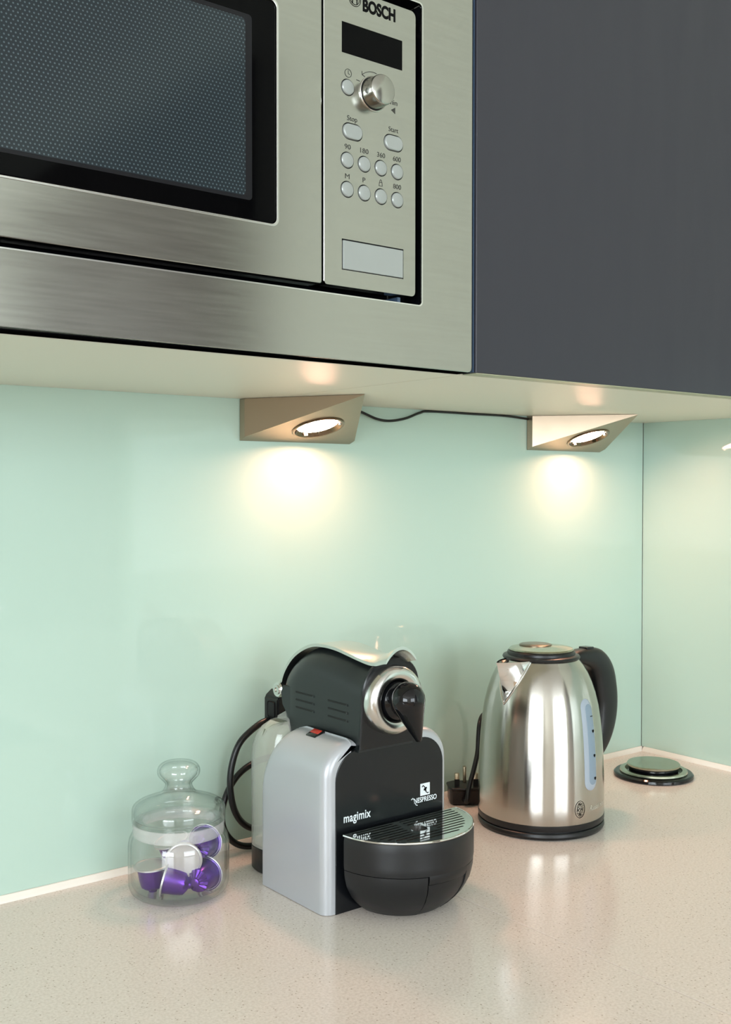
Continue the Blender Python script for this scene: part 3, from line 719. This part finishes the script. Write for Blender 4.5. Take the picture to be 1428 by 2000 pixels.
hb.transform(Matrix.Translation((-0.7170, -0.0790, 0.1875)) @ Matrix.Rotation(-PI/2, 4, 'Y'))
obj('hinge', hb, SATIN, lv)
hb = lathe([(0, 0), (0.0050, 0), (0.0050, 0.040), (0, 0.040)], (0, 0, 0), 24)
hb.transform(Matrix.Translation((-0.7165, -0.0790, 0.1875)) @ Matrix.Rotation(PI/2, 4, 'Y'))
obj('hinge', hb, SATIN, lv)

# switch in its notch on the left shoulder
SWM = Matrix.Translation((-0.7395, -0.1745, 0.1605)) @ Matrix.Rotation(math.radians(-23), 4, 'Y')
b = boxes((-0.0055, 0.0085, -0.0088, 0.0088, -0.003, 0.0009), bev=0.0018); b.transform(SWM); obj('switch_well', b, BLACK_GLOSS, CM)
b = boxes((-0.0002, 0.0060, -0.0068, 0.0068, -0.0005, 0.0016), bev=0.0008); b.transform(SWM); obj('power_switch', b, RED, CM)

# water tank behind
def tank_secs(inset, z0, z1, top_round):
    secs = []
    zs = [z0, z0+0.004, 0.06, z1-top_round] + [z1-top_round+top_round*math.sin(t) for t in (0.3, 0.6, 0.9, 1.2, 1.45)]
    for z in zs:
        k = 0 if z < z1-top_round else (z-(z1-top_round))/top_round
        sh = top_round*0.75*(1-math.sqrt(max(0, 1-k*k)))
        secs.append([Vector((a, b, z)) for a, b in rrect(-0.7490+inset+sh*0.5, -0.6150-inset-sh*0.5, -0.1165+inset, -0.0560-inset-sh, 0.026-inset, 8)])
    return secs
outer = tank_secs(0, 0.0265, 0.1600, 0.040)
inner = tank_secs(0.0022, 0.0285, 0.1580, 0.040)
bm = loft(outer); loft([s[::-1] for s in inner], bm); tk = obj('water_tank', bm, TANK_GLASS, CM, 45)
bm = loft([[Vector((a, b, z)) for a, b in rrect(-0.7490-q, -0.6150+q, -0.1165-q, -0.0560+q, 0.026, 8)] for z, q in ((0.0004, -0.002), (0.003, 0), (0.0255, 0), (0.0262, -0.001))])
obj('tank_base', bm, BLACK, CM, 45)
obj('tank_lid', loft([[Vector((a, b, z)) for a, b in rrect(-0.7260+q, -0.6600-q, -0.1165, -0.0850-q, 0.006, 5)] for z, q in ((0.1570, 0), (0.1620, 0), (0.1670, 0.006), (0.1720, 0.016))]), TANK_GLASS, CM, 45)

# drip tray
TC = (-0.6775, -0.2310); TR = 0.0722; TOPZ = 0.0770
def rad(z):
    K = [(0, 0.0440), (0.004, 0.0490), (0.010, 0.0560), (0.018, 0.0630), (0.028, 0.0685), (0.037, 0.0710), (0.045, TR), (0.08, TR)]
    for (a, ra), (b, rb_) in zip(K, K[1:]):
        if a <= z <= b: return ra + (rb_-ra)*(z-a)/(b-a)
    return TR
A_L, A_1, A_2, A_R = math.radians(184), math.radians(251.5), math.radians(292), math.radians(356)
def cup(z0, z1, a0, a1, step=8, shrink=0.0):
    zs = [z0+(z1-z0)*i/step for i in range(step+1)]
    pr = [(0.004, z0)] + [(rad(z)-shrink-(0.0006 if i in (0, step) else 0), z) for i, z in enumerate(zs)] + [(0.004, z1)]
    return lathe(pr, (TC[0], TC[1], 0), max(8, int((a1-a0)/0.06)), a0, a1)
tr = obj('drip_tray', cup(0.0455, TOPZ-0.0012, A_L, A_R), TRAY_BLACK, CM, 40)
obj('tray_skirt', cup(0.0375, 0.0462, A_1+0.020, A_2, 3), TRAY_BLACK, tr, 40)
obj('capsule_cup', cup(0.0005, 0.0449, A_L, A_1), TRAY_BLACK, CM, 40)
obj('capsule_cup', cup(0.0005, 0.0367, A_1+0.020, A_2, 8, 0.0010), TRAY_BLACK, CM, 40)
obj('capsule_cup', cup(0.0005, 0.0449, A_2+0.008, A_R), TRAY_BLACK, CM, 40)
obj('cup_core', lathe([(0, 0.001), (0.040, 0.001), (0.058, 0.02), (0.066, 0.04), (0.066, 0.07), (0, 0.07)], (TC[0], TC[1], 0), 40, A_L+0.02, A_R-0.02), BLACK_MATT, CM, 40)
GR = TR-0.0012
out = [(TC[0]+GR*math.cos(a), TC[1]+GR*math.sin(a)) for a in [math.radians(182+176*i/60) for i in range(61)]]
slots = []
hole_c = (-0.6800, -0.2620); hole_r = 0.0085
for k in range(11):
    y = -0.2370 - k*0.0058
    hx = math.sqrt(max(0, (GR-0.0075)**2-(y-TC[1])**2))
    if hx < 0.012: continue
    xa, xb = TC[0]-hx, TC[0]+hx
    segs_ = [(xa, xb)]
    if abs(y-hole_c[1]) < hole_r+0.0030: segs_ = [(xa, hole_c[0]-hole_r-0.0040), (hole_c[0]+hole_r+0.0060, xb)]
    elif y > -0.255: segs_ = [(xa, -0.6900), (-0.6830, xb)]
    for (p, q) in segs_:
        if q-p > 0.006: slots.append(rrect(p, q, y-0.0011, y+0.0011, 0.00108, 3))
grid = plate_xy('drip_grid', [out, circle(hole_c[0], hole_c[1], hole_r, 32)] + slots, TOPZ+0.0006, 0.0016, CHROME, CM, bevel=0.0)
obj('grid_well', lathe([(0, TOPZ-0.0014), (GR-0.001, TOPZ-0.0014), (GR-0.001, TOPZ-0.0011), (0, TOPZ-0.0011)], (TC[0], TC[1], 0), 40, A_L, A_R), BLACK_MATT, CM, smooth=0)
rim = smooth_path([(TC[0]+(TR-0.0010)*math.cos(a), TC[1]+(TR-0.0010)*math.sin(a), TOPZ+0.0002) for a in [math.radians(183+174*i/24) for i in range(25)]], 3)
obj('grid_rim', tube(rim, 0.0011, 8, smooth=False), CHROME, CM)

# coffee machine power lead
PC = thing('power_lead', 'black power lead with its plug looped behind the coffee machine', 'cable', (-0.72, -0.03, 0))
cb = [(-0.6970, -0.0300, 0.1450), (-0.7130, -0.0300, 0.1400), (-0.7350, -0.0300, 0.1250), (-0.7450, -0.0290, 0.1020), (-0.7475, -0.0290, 0.0780), (-0.7420, -0.0280, 0.0520), (-0.7300, -0.0270, 0.0340), (-0.7120, -0.0240, 0.0240), (-0.6900, -0.0200, 0.0240),
      (-0.6650, -0.0180, 0.0420), (-0.6620, -0.0170, 0.0750), (-0.6800, -0.0160, 0.0960), (-0.7050, -0.0160, 0.0960), (-0.7280, -0.0160, 0.0860), (-0.7440, -0.0170, 0.0680), (-0.7520, -0.0190, 0.0470),
      (-0.7490, -0.0200, 0.0270), (-0.7350, -0.0210, 0.0110), (-0.7140, -0.0220, 0.0044), (-0.6800, -0.0240, 0.0040), (-0.6400, -0.0300, 0.0040)]
obj('cable', tube(cb, 0.0036, 12), RUBBER, PC)
pb = bmesh.new()
pts = [(-0.6985, 0.1400), (-0.6650, 0.1400), (-0.6650, 0.1780), (-0.6880, 0.1780), (-0.6985, 0.1700)]
loft([[Vector((a, y, b)) for a, b in pts] for y in (-0.0200, -0.0480)], pb)
bmesh.ops.bevel(pb, geom=pb.edges[:], offset=0.002, segments=2, affect='EDGES')
pg = obj('plug', pb, BLACK, PC)
b = boxes((-0.7000, -0.6970, -0.043, -0.029, 0.148, 0.166), bev=0.003); obj('finger_grip', b, BLACK_MATT, pg)

# ------------------------------------------------------------------ kettle
KC = Vector((-0.3869, -0.1486, 0)); KA = math.radians(222.54)
kt = thing('kettle', 'brushed stainless steel kettle with black handle on its black base', 'kettle', tuple(KC))
def kdir(deg): a = KA + math.radians(deg); return Vector((math.cos(a), math.sin(a), 0))
obj('power_base', lathe([(0, 0), (0.0700, 0), (0.0735, 0.0010), (0.0752, 0.0040), (0.0748, 0.0072), (0.0738, 0.0082), (0, 0.0082)], KC, 96), BLACK, kt)
obj('bottom_ring', lathe([(0, 0.0080), (0.0715, 0.0080), (0.0715, 0.0096), (0.0742, 0.0100), (0.0748, 0.0115), (0.0750, 0.0166), (0.0740, 0.0172), (0, 0.0172)], KC, 96), BLACK, kt)
KP = [(0.0744, 0.0168), (0.0748, 0.0180), (0.0748, 0.0350), (0.0744, 0.0600), (0.0736, 0.0850), (0.0722, 0.1080), (0.0702, 0.1280), (0.0676, 0.1450), (0.0640, 0.1600), (0.0596, 0.1730), (0.0545, 0.1840), (0.0490, 0.1925), (0.0450, 0.1972), (0.0440, 0.1990)]
def kr(z):
    for (ra, a), (rb_, b) in zip(KP, KP[1:]):
        if a <= z <= b: return ra + (rb_-ra)*(z-a)/(b-a)
    return KP[-1][0]
obj('body', lathe(KP, KC, 128), KETTLE, kt, 60)
# spout: folded V standing proud of the body
SD = -40
def spout():
    bm = bmesh.new(); n = 9; rows = []
    ztop, zbot = 0.2000, 0.1530
    for i in range(13):
        f = i/12; z = zbot + (ztop-zbot)*f
        half = math.radians(0.4 + 24*f**0.9); proud = 0.0008 + 0.0345*f**1.5
        row = []
        for k in range(-n, n+1):
            s = k/n; r = kr(z)+0.0004 + proud*(1-abs(s))**1.0
            d = kdir(SD + math.degrees(half*s)); row.append(KC + d*r + Vector((0, 0, z)))
        rows.append(row)
    inner = [[KC + (p-KC-Vector((0, 0, p.z)))*(1-0.0010/((p-KC-Vector((0, 0, p.z))).length)) + Vector((0, 0, p.z)) for p in row] for row in rows]
    loft([a + b[::-1] for a, b in zip(rows, inner)], bm)
    return bm
obj('spout', spout(), CHROME, kt, 25)
sl_pts = []
for i in range(25):
    s = -1+2*i/24; f = 1-abs(s); z = 0.1990-0.0480*f**1.0
    half = 24.5*((z-0.1510)/0.0485 if z > 0.151 else 0)**0.9
    sl_pts.append(KC + kdir(SD + math.copysign(max(half, 0.3), s))*(kr(z)+0.0006) + Vector((0, 0, z)))
obj('spout_rim', tube(sl_pts, 0.0011, 8, smooth=False), SATIN, kt)
# lid
lid = obj('lid', lathe([(0, 0.1985), (0.0455, 0.1985), (0.0462, 0.2000), (0.0452, 0.2020), (0.0425, 0.2032), (0.0405, 0.2034), (0.0402, 0.2062), (0.0390, 0.2075), (0, 0.2078)], KC, 80), BLACK, kt)
obj('lid_plate', lathe([(0, 0.2076), (0.0382, 0.2076), (0.0386, 0.2088), (0.0372, 0.2102), (0.030, 0.2112), (0, 0.2118)], KC, 80), HUB_STEEL, lid)
lb = lathe([(0, 0.2110), (0.0195, 0.2110), (0.0195, 0.2124), (0.0185, 0.2130), (0, 0.2131)], KC + Vector((0.0035, 0.0125, 0)), 48); obj('lid_button', lb, DARK_STEEL, lid)
# handle
HD = 138
def khandle():
    d = kdir(HD); t = Vector((-d.y, d.x, 0)); bm = bmesh.new()
    # centreline (radius, z, half depth in plane, half width)
    K = [(0.0460, 0.1935, 0.0045, 0.0110), (0.0620, 0.1930, 0.0085, 0.0125), (0.0800, 0.1910, 0.0115, 0.0130), (0.0970, 0.1850, 0.0165, 0.0130), (0.1095, 0.1700, 0.0190, 0.0130), (0.1155, 0.1500, 0.0195, 0.0128), (0.1185, 0.1300, 0.0185, 0.0125), (0.1170, 0.1110, 0.0175, 0.0122),
         (0.1115, 0.0930, 0.0155, 0.0120), (0.1015, 0.0770, 0.0130, 0.0115), (0.0885, 0.0640, 0.0095, 0.0110), (0.0760, 0.0560, 0.0050, 0.0100)]
    A = smooth_path([(a, b, 0) for a, b, c, w in K], 4); B = smooth_path([(c, w, 0) for a, b, c, w in K], 4); n = len(A); secs = []
    for i in range(n):
        tg = (A[min(i+1, n-1)]-A[max(i-1, 0)]).normalized(); nn = Vector((-tg.y, tg.x))
        ring = []
        for k in range(20):
            a = 2*PI*k/20; ca, sa = math.cos(a), math.sin(a); e = 0.72
            u = B[i].x*math.copysign(abs(ca)**e, ca); w = B[i].y*math.copysign(abs(sa)**e, sa)
            rr = A[i].x + nn.x*u; zz = A[i].y + nn.y*u
            ring.append(KC + d*rr + t*w + Vector((0, 0, zz)))
        secs.append(ring)
    return loft(secs, bm)
hd = obj('handle', khandle(), BLACK, kt, 50)
secs = []
for i in range(15):
    z = 0.056 + (0.196-0.056)*i/14; dd_ = kdir(HD); tt = Vector((-dd_.y, dd_.x, 0)); th_ = 0.004 + 0.014*math.sin(PI*min(1, (i+1.0)/13))**0.7
    secs.append([KC + dd_*(kr(z)*0.975 + u*th_) + tt*w + Vector((0, 0, z)) for w, u in ((-0.0120, 0), (-0.0120, 0.75), (-0.0095, 1), (0.0095, 1), (0.0120, 0.75), (0.0120, 0))])
obj('handle_mount', loft(secs), BLACK, kt, 50)
d = kdir(HD); b = boxes((-0.0068, 0.0068, -0.0068, 0.0068, -0.0025, 0.0022), bev=0.0010); b.transform(Matrix.Translation(KC + d*0.0830 + Vector((0, 0, 0.2018))) @ Matrix.Rotation(KA+math.radians(HD), 4, 'Z'))
obj('lid_release', b, BLACK_GLOSS, hd)
# water gauge and printing, bent round the body
def wrap(me_or_bm, deg, off):
    """local x = along the circumference (m), y = height; bends it onto the body"""
    for v in me_or_bm.verts if hasattr(me_or_bm, 'verts') else me_or_bm.vertices:
        x, z, h = v.co.x, v.co.y, v.co.z
        r = kr(z) + off + h; d = kdir(deg + math.degrees(x/0.0745))
        v.co = KC + d*r + Vector((0, 0, z))
def capsule_grid(w, z0, z1, nx=8, nz=26, bulge=0.0012):
    """stadium-shaped strip, subdivided so that it bends with the body"""
    bm = bmesh.new(); hw = w/2; rows = []
    for i in range(nz+1):
        # denser at the ends
        z = z0 + (z1-z0)*(0.5-0.5*math.cos(PI*i/nz))
        e = min(z-z0, z1-z); half = hw if e >= hw else math.sqrt(max(1e-9, hw*hw-(hw-e)**2))
        rows.append([Vector((half*(-1+2*k/nx), z, bulge*(1-(abs(-1+2*k/nx))**4)*min(1, e/0.003+0.05))) for k in range(nx+1)] )
    loft([r + [Vector((p.x, p.y, -0.0008)) for p in r[::-1]] for r in rows], bm)
    return bm
GD = 50.5
b = capsule_grid(0.0215, 0.0535, 0.1580, bulge=0.0012); wrap(b, GD, 0.0002); g = obj('gauge', b, GAUGE, kt, 50)
b = capsule_grid(0.0125, 0.0600, 0.1520, bulge=0.0004); wrap(b, GD+1.5, 0.0014); obj('gauge_window', b, GAUGE_IN, g, 50)
for z in (0.1380, 0.1210, 0.0930, 0.0670):
    if z == 0.1380: b = boxes((-0.0022, 0.0022, z-0.0004, z+0.0004, 0, 0.0004))
    else:
        b = bmesh.new(); vs_ = [b.verts.new((x, y, 0.0003)) for x, y in ((-0.0019, z+0.0013), (-0.001, z+0.0017), (0.0012, z+0.0017), (0.0021, z+0.0010), (0.0018, z-0.0006), (0.0002, z-0.0021), (-0.0014, z-0.0008))]; b.faces.new(vs_)
    wrap(b, GD+4, 0.0018); obj('level_mark', b, INK_BLACK, g, 0)
# crest
def stroke_flat(pts, w, bm):
    for (a, b_) in zip(pts, pts[1:]):
        a = Vector((a[0], a[1], 0)); c = Vector((b_[0], b_[1], 0))
        if (c-a).length < 1e-7: continue
        dd = (c-a).normalized(); nn = Vector((-dd.y, dd.x, 0))*w/2; e = dd*w*0.25
        bm.faces.new([bm.verts.new(p) for p in (a-e+nn, c+e+nn, c+e-nn, a-e-nn)])
bm = bmesh.new(); cz = 0.0345
def el(rx, rz, a0=0, a1=360, n=32, ox=0, oz=0): return [(ox+rx*math.cos(math.radians(a0+(a1-a0)*i/n)), cz+oz+rz*math.sin(math.radians(a0+(a1-a0)*i/n))) for i in range(n+1)]
stroke_flat(el(0.0068, 0.0096), 0.00055, bm)
for s in (1, -1):
    stroke_flat([(-0.0034, cz+s*0.0048), (-0.0012, cz+s*0.0062), (0.0012, cz+s*0.0050), (0.0036, cz+s*0.0060)], 0.00055, bm)
    stroke_flat([(-0.0024, cz+s*0.0066), (0.0, cz+s*0.0078), (0.0026, cz+s*0.0066)], 0.00055, bm)
    stroke_flat([(-0.0044, cz+s*0.0036), (-0.001, cz+s*0.0042), (0.0016, cz+s*0.0034), (0.0046, cz+s*0.0040)], 0.0004, bm)
    stroke_flat(el(0.0009, 0.0009, n=8, oz=s*0.0056), 0.0004, bm)
stroke_flat([(-0.0040, cz-0.0026), (-0.0034, cz+0.0024)], 0.0007, bm)                       # R
stroke_flat(el(0.0020, 0.0014, -90, 100, 10, -0.0028, 0.0012), 0.0006, bm)
stroke_flat([(-0.0028, cz-0.0002), (-0.0008, cz-0.0030)], 0.0007, bm)
stroke_flat([(0.0010, cz-0.0026), (0.0016, cz+0.0024)], 0.0007, bm); stroke_flat([(0.0036, cz-0.0026), (0.0042, cz+0.0024)], 0.0007, bm)   # H
stroke_flat([(0.0013, cz), (0.0039, cz)], 0.0006, bm)
wrap(bm, 36.5, 0.00025); obj('crest', bm, INK_BLACK, kt, 0)
me = text_mesh('Russell Hobbs', 0.0058, 0.040, bold=0.004, shear=0.35); me.transform(Matrix.Translation((0, 0.0305, 0))); wrap(me, 36.5+27, 0.0002)
link_mesh('lettering', me, PALE_INK, kt, 0)

# kettle lead and plug
KL = thing('power_lead', 'black power lead curving up from an upturned three-pin plug beside the kettle', 'cable', (-0.41, -0.03, 0))
PB = Vector((-0.3985, -0.0250, 0)); pr = Matrix.Translation(PB) @ Matrix.Rotation(math.radians(-30), 4, 'Z')
b = bmesh.new()
oc = [(-0.0230, -0.0120), (-0.0190, -0.0190), (0.0190, -0.0190), (0.0230, -0.0120), (0.0230, 0.0120), (0.0140, 0.0190), (-0.0140, 0.0190), (-0.0230, 0.0120)]
loft([[Vector((x*k, y*k, z)) for x, y in oc] for z, k in ((0.0004, 0.90), (0.0030, 0.95), (0.0190, 0.97), (0.0195, 1.03), (0.0225, 1.03))], b)
bmesh.ops.bevel(b, geom=b.edges[:], offset=0.0010, segments=1, affect='EDGES')
PBM = Matrix.Translation((-0.4010, -0.0330, 0)) @ Matrix.Rotation(math.radians(-36), 4, 'Z')
b.transform(PBM); kp = obj('plug', b, BLACK, KL)
for (x, y, w, dd, h, sleeve) in ((-0.0120, -0.0060, 0.0058, 0.0036, 0.0160, True), (0.0120, -0.0060, 0.0058, 0.0036, 0.0160, True), (0.0, 0.0120, 0.0036, 0.0072, 0.0200, False)):
    q = boxes((x-w/2, x+w/2, y-dd/2, y+dd/2, 0.0220, 0.0225+h), bev=0.0005); q.transform(PBM); pn = obj('pin', q, PIN, kp)
    if sleeve:
        q = boxes((x-w/2-0.0002, x+w/2+0.0002, y-dd/2-0.0002, y+dd/2+0.0002, 0.0222, 0.0225+0.0085)); q.transform(PBM); obj('sleeve', q, BLACK_MATT, pn, smooth=0)
P0 = PBM @ Vector((-0.0035, -0.0190, 0.008))
kc = [P0 + Vector((0.002, 0.004, 0)), P0, P0 + Vector((-0.0020, -0.0060, 0.0005)), (-0.4125, -0.0510, 0.0240), (-0.4016, -0.0490, 0.0464), (-0.3926, -0.0460, 0.0650), (-0.3882, -0.0430, 0.0836), (-0.3830, -0.0400, 0.1000), (-0.3720, -0.0350, 0.1080), (-0.3550, -0.0320, 0.1100), (-0.3420, -0.0320, 0.0850), (-0.3380, -0.0340, 0.0500), (-0.3400, -0.0400, 0.0150), (-0.3500, -0.0560, 0.0042), (-0.3640, -0.0735, 0.0042)]
obj('cable', tube(kc, [0.0040, 0.0036, 0.0034, 0.0032, 0.0032, 0.0032, 0.0032, 0.0032, 0.0032, 0.0032, 0.0032, 0.0032, 0.0032, 0.0032], 12), RUBBER, KL)

# ------------------------------------------------------------------ pop-up socket in the corner
HB = Vector((-0.107, -0.1029, 0))
hu = thing('pop_up_socket', 'round pop-up socket with black rim and steel cap in the worktop corner', 'socket', tuple(HB))
obj('rim', lathe([(0, 0), (0.0530, 0), (0.0545, 0.0015), (0.0542, 0.0045), (0.0520, 0.0062), (0, 0.0066)], HB, 80), BLACK_GLOSS, hu)
obj('steel_ring', closed_lathe([(0.0380, 0.0060), (0.0455, 0.0060), (0.0462, 0.0075), (0.0455, 0.0095), (0.0440, 0.0100), (0.0390, 0.0100)], HB, 80), HUB_STEEL, hu)
obj('neck', lathe([(0, 0.0060), (0.0335, 0.0060), (0.0335, 0.0140), (0, 0.0140)], HB, 64), BLACK_GLOSS, hu)
obj('cap', lathe([(0, 0.0138), (0.0345, 0.0138), (0.0360, 0.0150), (0.0362, 0.0170), (0.0352, 0.0182), (0, 0.0186)], HB, 80), HUB_STEEL, hu)

# ------------------------------------------------------------------ glass jar and the capsules in it
JC = Vector((-0.8380, -0.0812, 0))
jar = thing('glass_jar', 'small round glass jar with domed knob lid, holding purple capsules', 'jar', tuple(JC))
obj('body', closed_lathe([(0.0002, 0.0012), (0.0380, 0.0004), (0.0430, 0.0012), (0.0475, 0.0050), (0.0495, 0.0110), (0.0498, 0.0300), (0.0496, 0.0500), (0.0485, 0.0560), (0.0462, 0.0605), (0.0440, 0.0630), (0.0436, 0.0700), (0.0425, 0.0712), (0.0412, 0.0700), (0.0414, 0.0620), (0.0440, 0.0585), (0.0462, 0.0545), (0.0472, 0.0490), (0.0474, 0.0300), (0.0470, 0.0130), (0.0445, 0.0080), (0.0400, 0.0062), (0.0002, 0.0060)], JC, 80), JAR_GLASS, jar, 50)
obj('seal', closed_lathe([(0.0436, 0.0600), (0.0444, 0.0600), (0.0450, 0.0640), (0.0446, 0.0660), (0.0452, 0.0690), (0.0448, 0.0720), (0.0438, 0.0722)], JC, 80), SEAL_GLASS, jar, 50)
lidp = [(0.0360, 0.0722), (0.0448, 0.0724), (0.0458, 0.0740), (0.0459, 0.0820), (0.0455, 0.0852), (0.0436, 0.0886), (0.0385, 0.0920), (0.0300, 0.0956), (0.0220, 0.0990), (0.0166, 0.1030), (0.0140, 0.1075), (0.0132, 0.1105), (0.0142, 0.1135), (0.0175, 0.1175), (0.0203, 0.1215), (0.0211, 0.1260), (0.0202, 0.1305), (0.0170, 0.1345), (0.0110, 0.1368), (0.0002, 0.1372),
        (0.0002, 0.1352), (0.0105, 0.1346), (0.0155, 0.1325), (0.0182, 0.1292), (0.0189, 0.1258), (0.0182, 0.1225), (0.0155, 0.1185), (0.0125, 0.1148), (0.0113, 0.1110), (0.0120, 0.1065), (0.0150, 0.1010), (0.0210, 0.0966), (0.0292, 0.0932), (0.0372, 0.0898), (0.0418, 0.0868), (0.0434, 0.0842), (0.0438, 0.0815), (0.0434, 0.0760), (0.0360, 0.0748)]
lidp = [(max(v.x, 0.0002), v.y) for v in smooth_path([(a, b, 0) for a, b in lidp], 3)]
lidp = [(r_, h if h < 0.0862 else 0.0862+(h-0.0862)*0.87) for r_, h in lidp]
obj('lid', closed_lathe(lidp, JC, 96), LID_GLASS, jar, 80)
er = Vector((0.881, -0.472, 0)); ec = Vector((-0.472, -0.881, 0)); ez_ = Vector((0, 0, 1))
def capsule_ribs():
    """aluminium body: tapered wall, ribbed shoulder cone, small centre boss; local z from rim (0) to the tip"""
    n = 84; bm = bmesh.new(); rings = []
    prof = [(0.0, 0.0006, 0), (0.0172, 0.0, 0), (0.0175, 0.0005, 0), (0.0171, 0.0011, 0), (0.0146, 0.0013, 0), (0.0142, 0.0030, 0), (0.0130, 0.0125, 0), (0.0118, 0.0185, 0), (0.0110, 0.0210, 0.0008), (0.0078, 0.0230, 0.0017), (0.0052, 0.0243, 0.0010), (0.0042, 0.0244, 0), (0.0040, 0.0262, 0), (0.0022, 0.0268, 0), (0.0, 0.0266, 0)]
    for r, h, a in prof:
        rings.append([bm.verts.new((0, 0, h))] if r == 0 else [bm.verts.new((r*math.cos(2*PI*i/n), r*math.sin(2*PI*i/n), h - a*(0.5+0.5*math.cos(14*2*PI*i/n)))) for i in range(n)])
    for A, B in zip(rings, rings[1:]):
        for i in range(n):
            j = (i+1) % n
            if len(A) == 1: bm.faces.new((A[0], B[i], B[j]))
            elif len(B) == 1: bm.faces.new((A[i], B[0], A[j]))
            else: bm.faces.new((A[i], B[i], B[j], A[j]))
    return bm
def capsule_foil():
    return lathe([(0, -0.0002), (0.0150, -0.0002), (0.0154, -0.0006), (0.0160, -0.0006), (0.0174, 0.0001), (0.0176, 0.0006), (0.0172, 0.0010), (0.0160, 0.0004), (0, 0.0004)], (0, 0, 0), 56)
def rim_ring():
    bm = closed_lathe([(0.0155, 0.0010), (0.0160, 0.0010), (0.0160, 0.0015), (0.0155, 0.0015)], (0, 0, 0), 56)
    merge(bm, closed_lathe([(0.0170, -0.0002), (0.0178, -0.0002), (0.0178, 0.0013), (0.0170, 0.0015)], (0, 0, 0), 56)); return bm
bm = capsule_ribs(); bmesh.ops.recalc_face_normals(bm, faces=bm.faces); ME_BODY = bpy.data.meshes.new('capsule_body'); bm.to_mesh(ME_BODY); bm.free()
bm = capsule_foil(); bmesh.ops.recalc_face_normals(bm, faces=bm.faces); ME_FOIL = bpy.data.meshes.new('capsule_foil'); bm.to_mesh(ME_FOIL); bm.free()
bm = rim_ring(); bmesh.ops.recalc_face_normals(bm, faces=bm.faces); ME_RIM = bpy.data.meshes.new('capsule_rim'); bm.to_mesh(ME_RIM); bm.free()
for me, m_, ang in ((ME_BODY, PURPLE, 28), (ME_FOIL, FOIL, 18), (ME_RIM, FOIL, 50)):
    me.materials.append(m_); me.shade_smooth(); me.set_sharp_from_angle(angle=math.radians(ang))
def capsule(a, b, z, axis, label):
    """a, b: offsets to the right and towards the viewer from the jar axis; axis: (right, viewer, up) from foil to tip"""
    root = thing('coffee_capsule', label, 'capsule', tuple(JC + er*a + ec*b + ez_*z), 'purple capsules in the glass jar')
    ax = (er*axis[0] + ec*axis[1] + ez_*axis[2]).normalized()
    root.rotation_mode = 'QUATERNION'; root.rotation_quaternion = ax.to_track_quat('Z', 'Y')
    for nm, me in (('body', ME_BODY), ('foil_lid', ME_FOIL), ('rim', ME_RIM)):
        o_ = bpy.data.objects.new(nm, me); COL.objects.link(o_); o_.parent = root
capsule(-0.0265, 0.0120, 0.0325, (0.05, -0.02, -1), 'purple capsule standing upright at the left of the jar, silver foil on top')
capsule(-0.0135, 0.0235, 0.0228, (0.95, 0.20, -0.24), 'purple capsule lying on its side at the jar front, tip to the right')
capsule(0.0045, 0.0320, 0.0420, (0.08, -0.97, 0.12), 'purple capsule on top in the middle, silver foil facing the viewer')
capsule(0.0262, 0.0150, 0.0220, (-0.42, 0.88, -0.02), 'purple capsule at the bottom right of the jar, ribbed tip facing out')
capsule(0.0260, 0.0000, 0.0485, (-0.35, 0.92, 0.05), 'purple capsule at the upper right of the jar, above the bottom right one')
capsule(-0.0080, -0.0190, 0.0460, (0.25, -0.10, -0.95), 'purple capsule at the back of the jar behind the middle foil, foil up')
SC.render.film_transparent = False
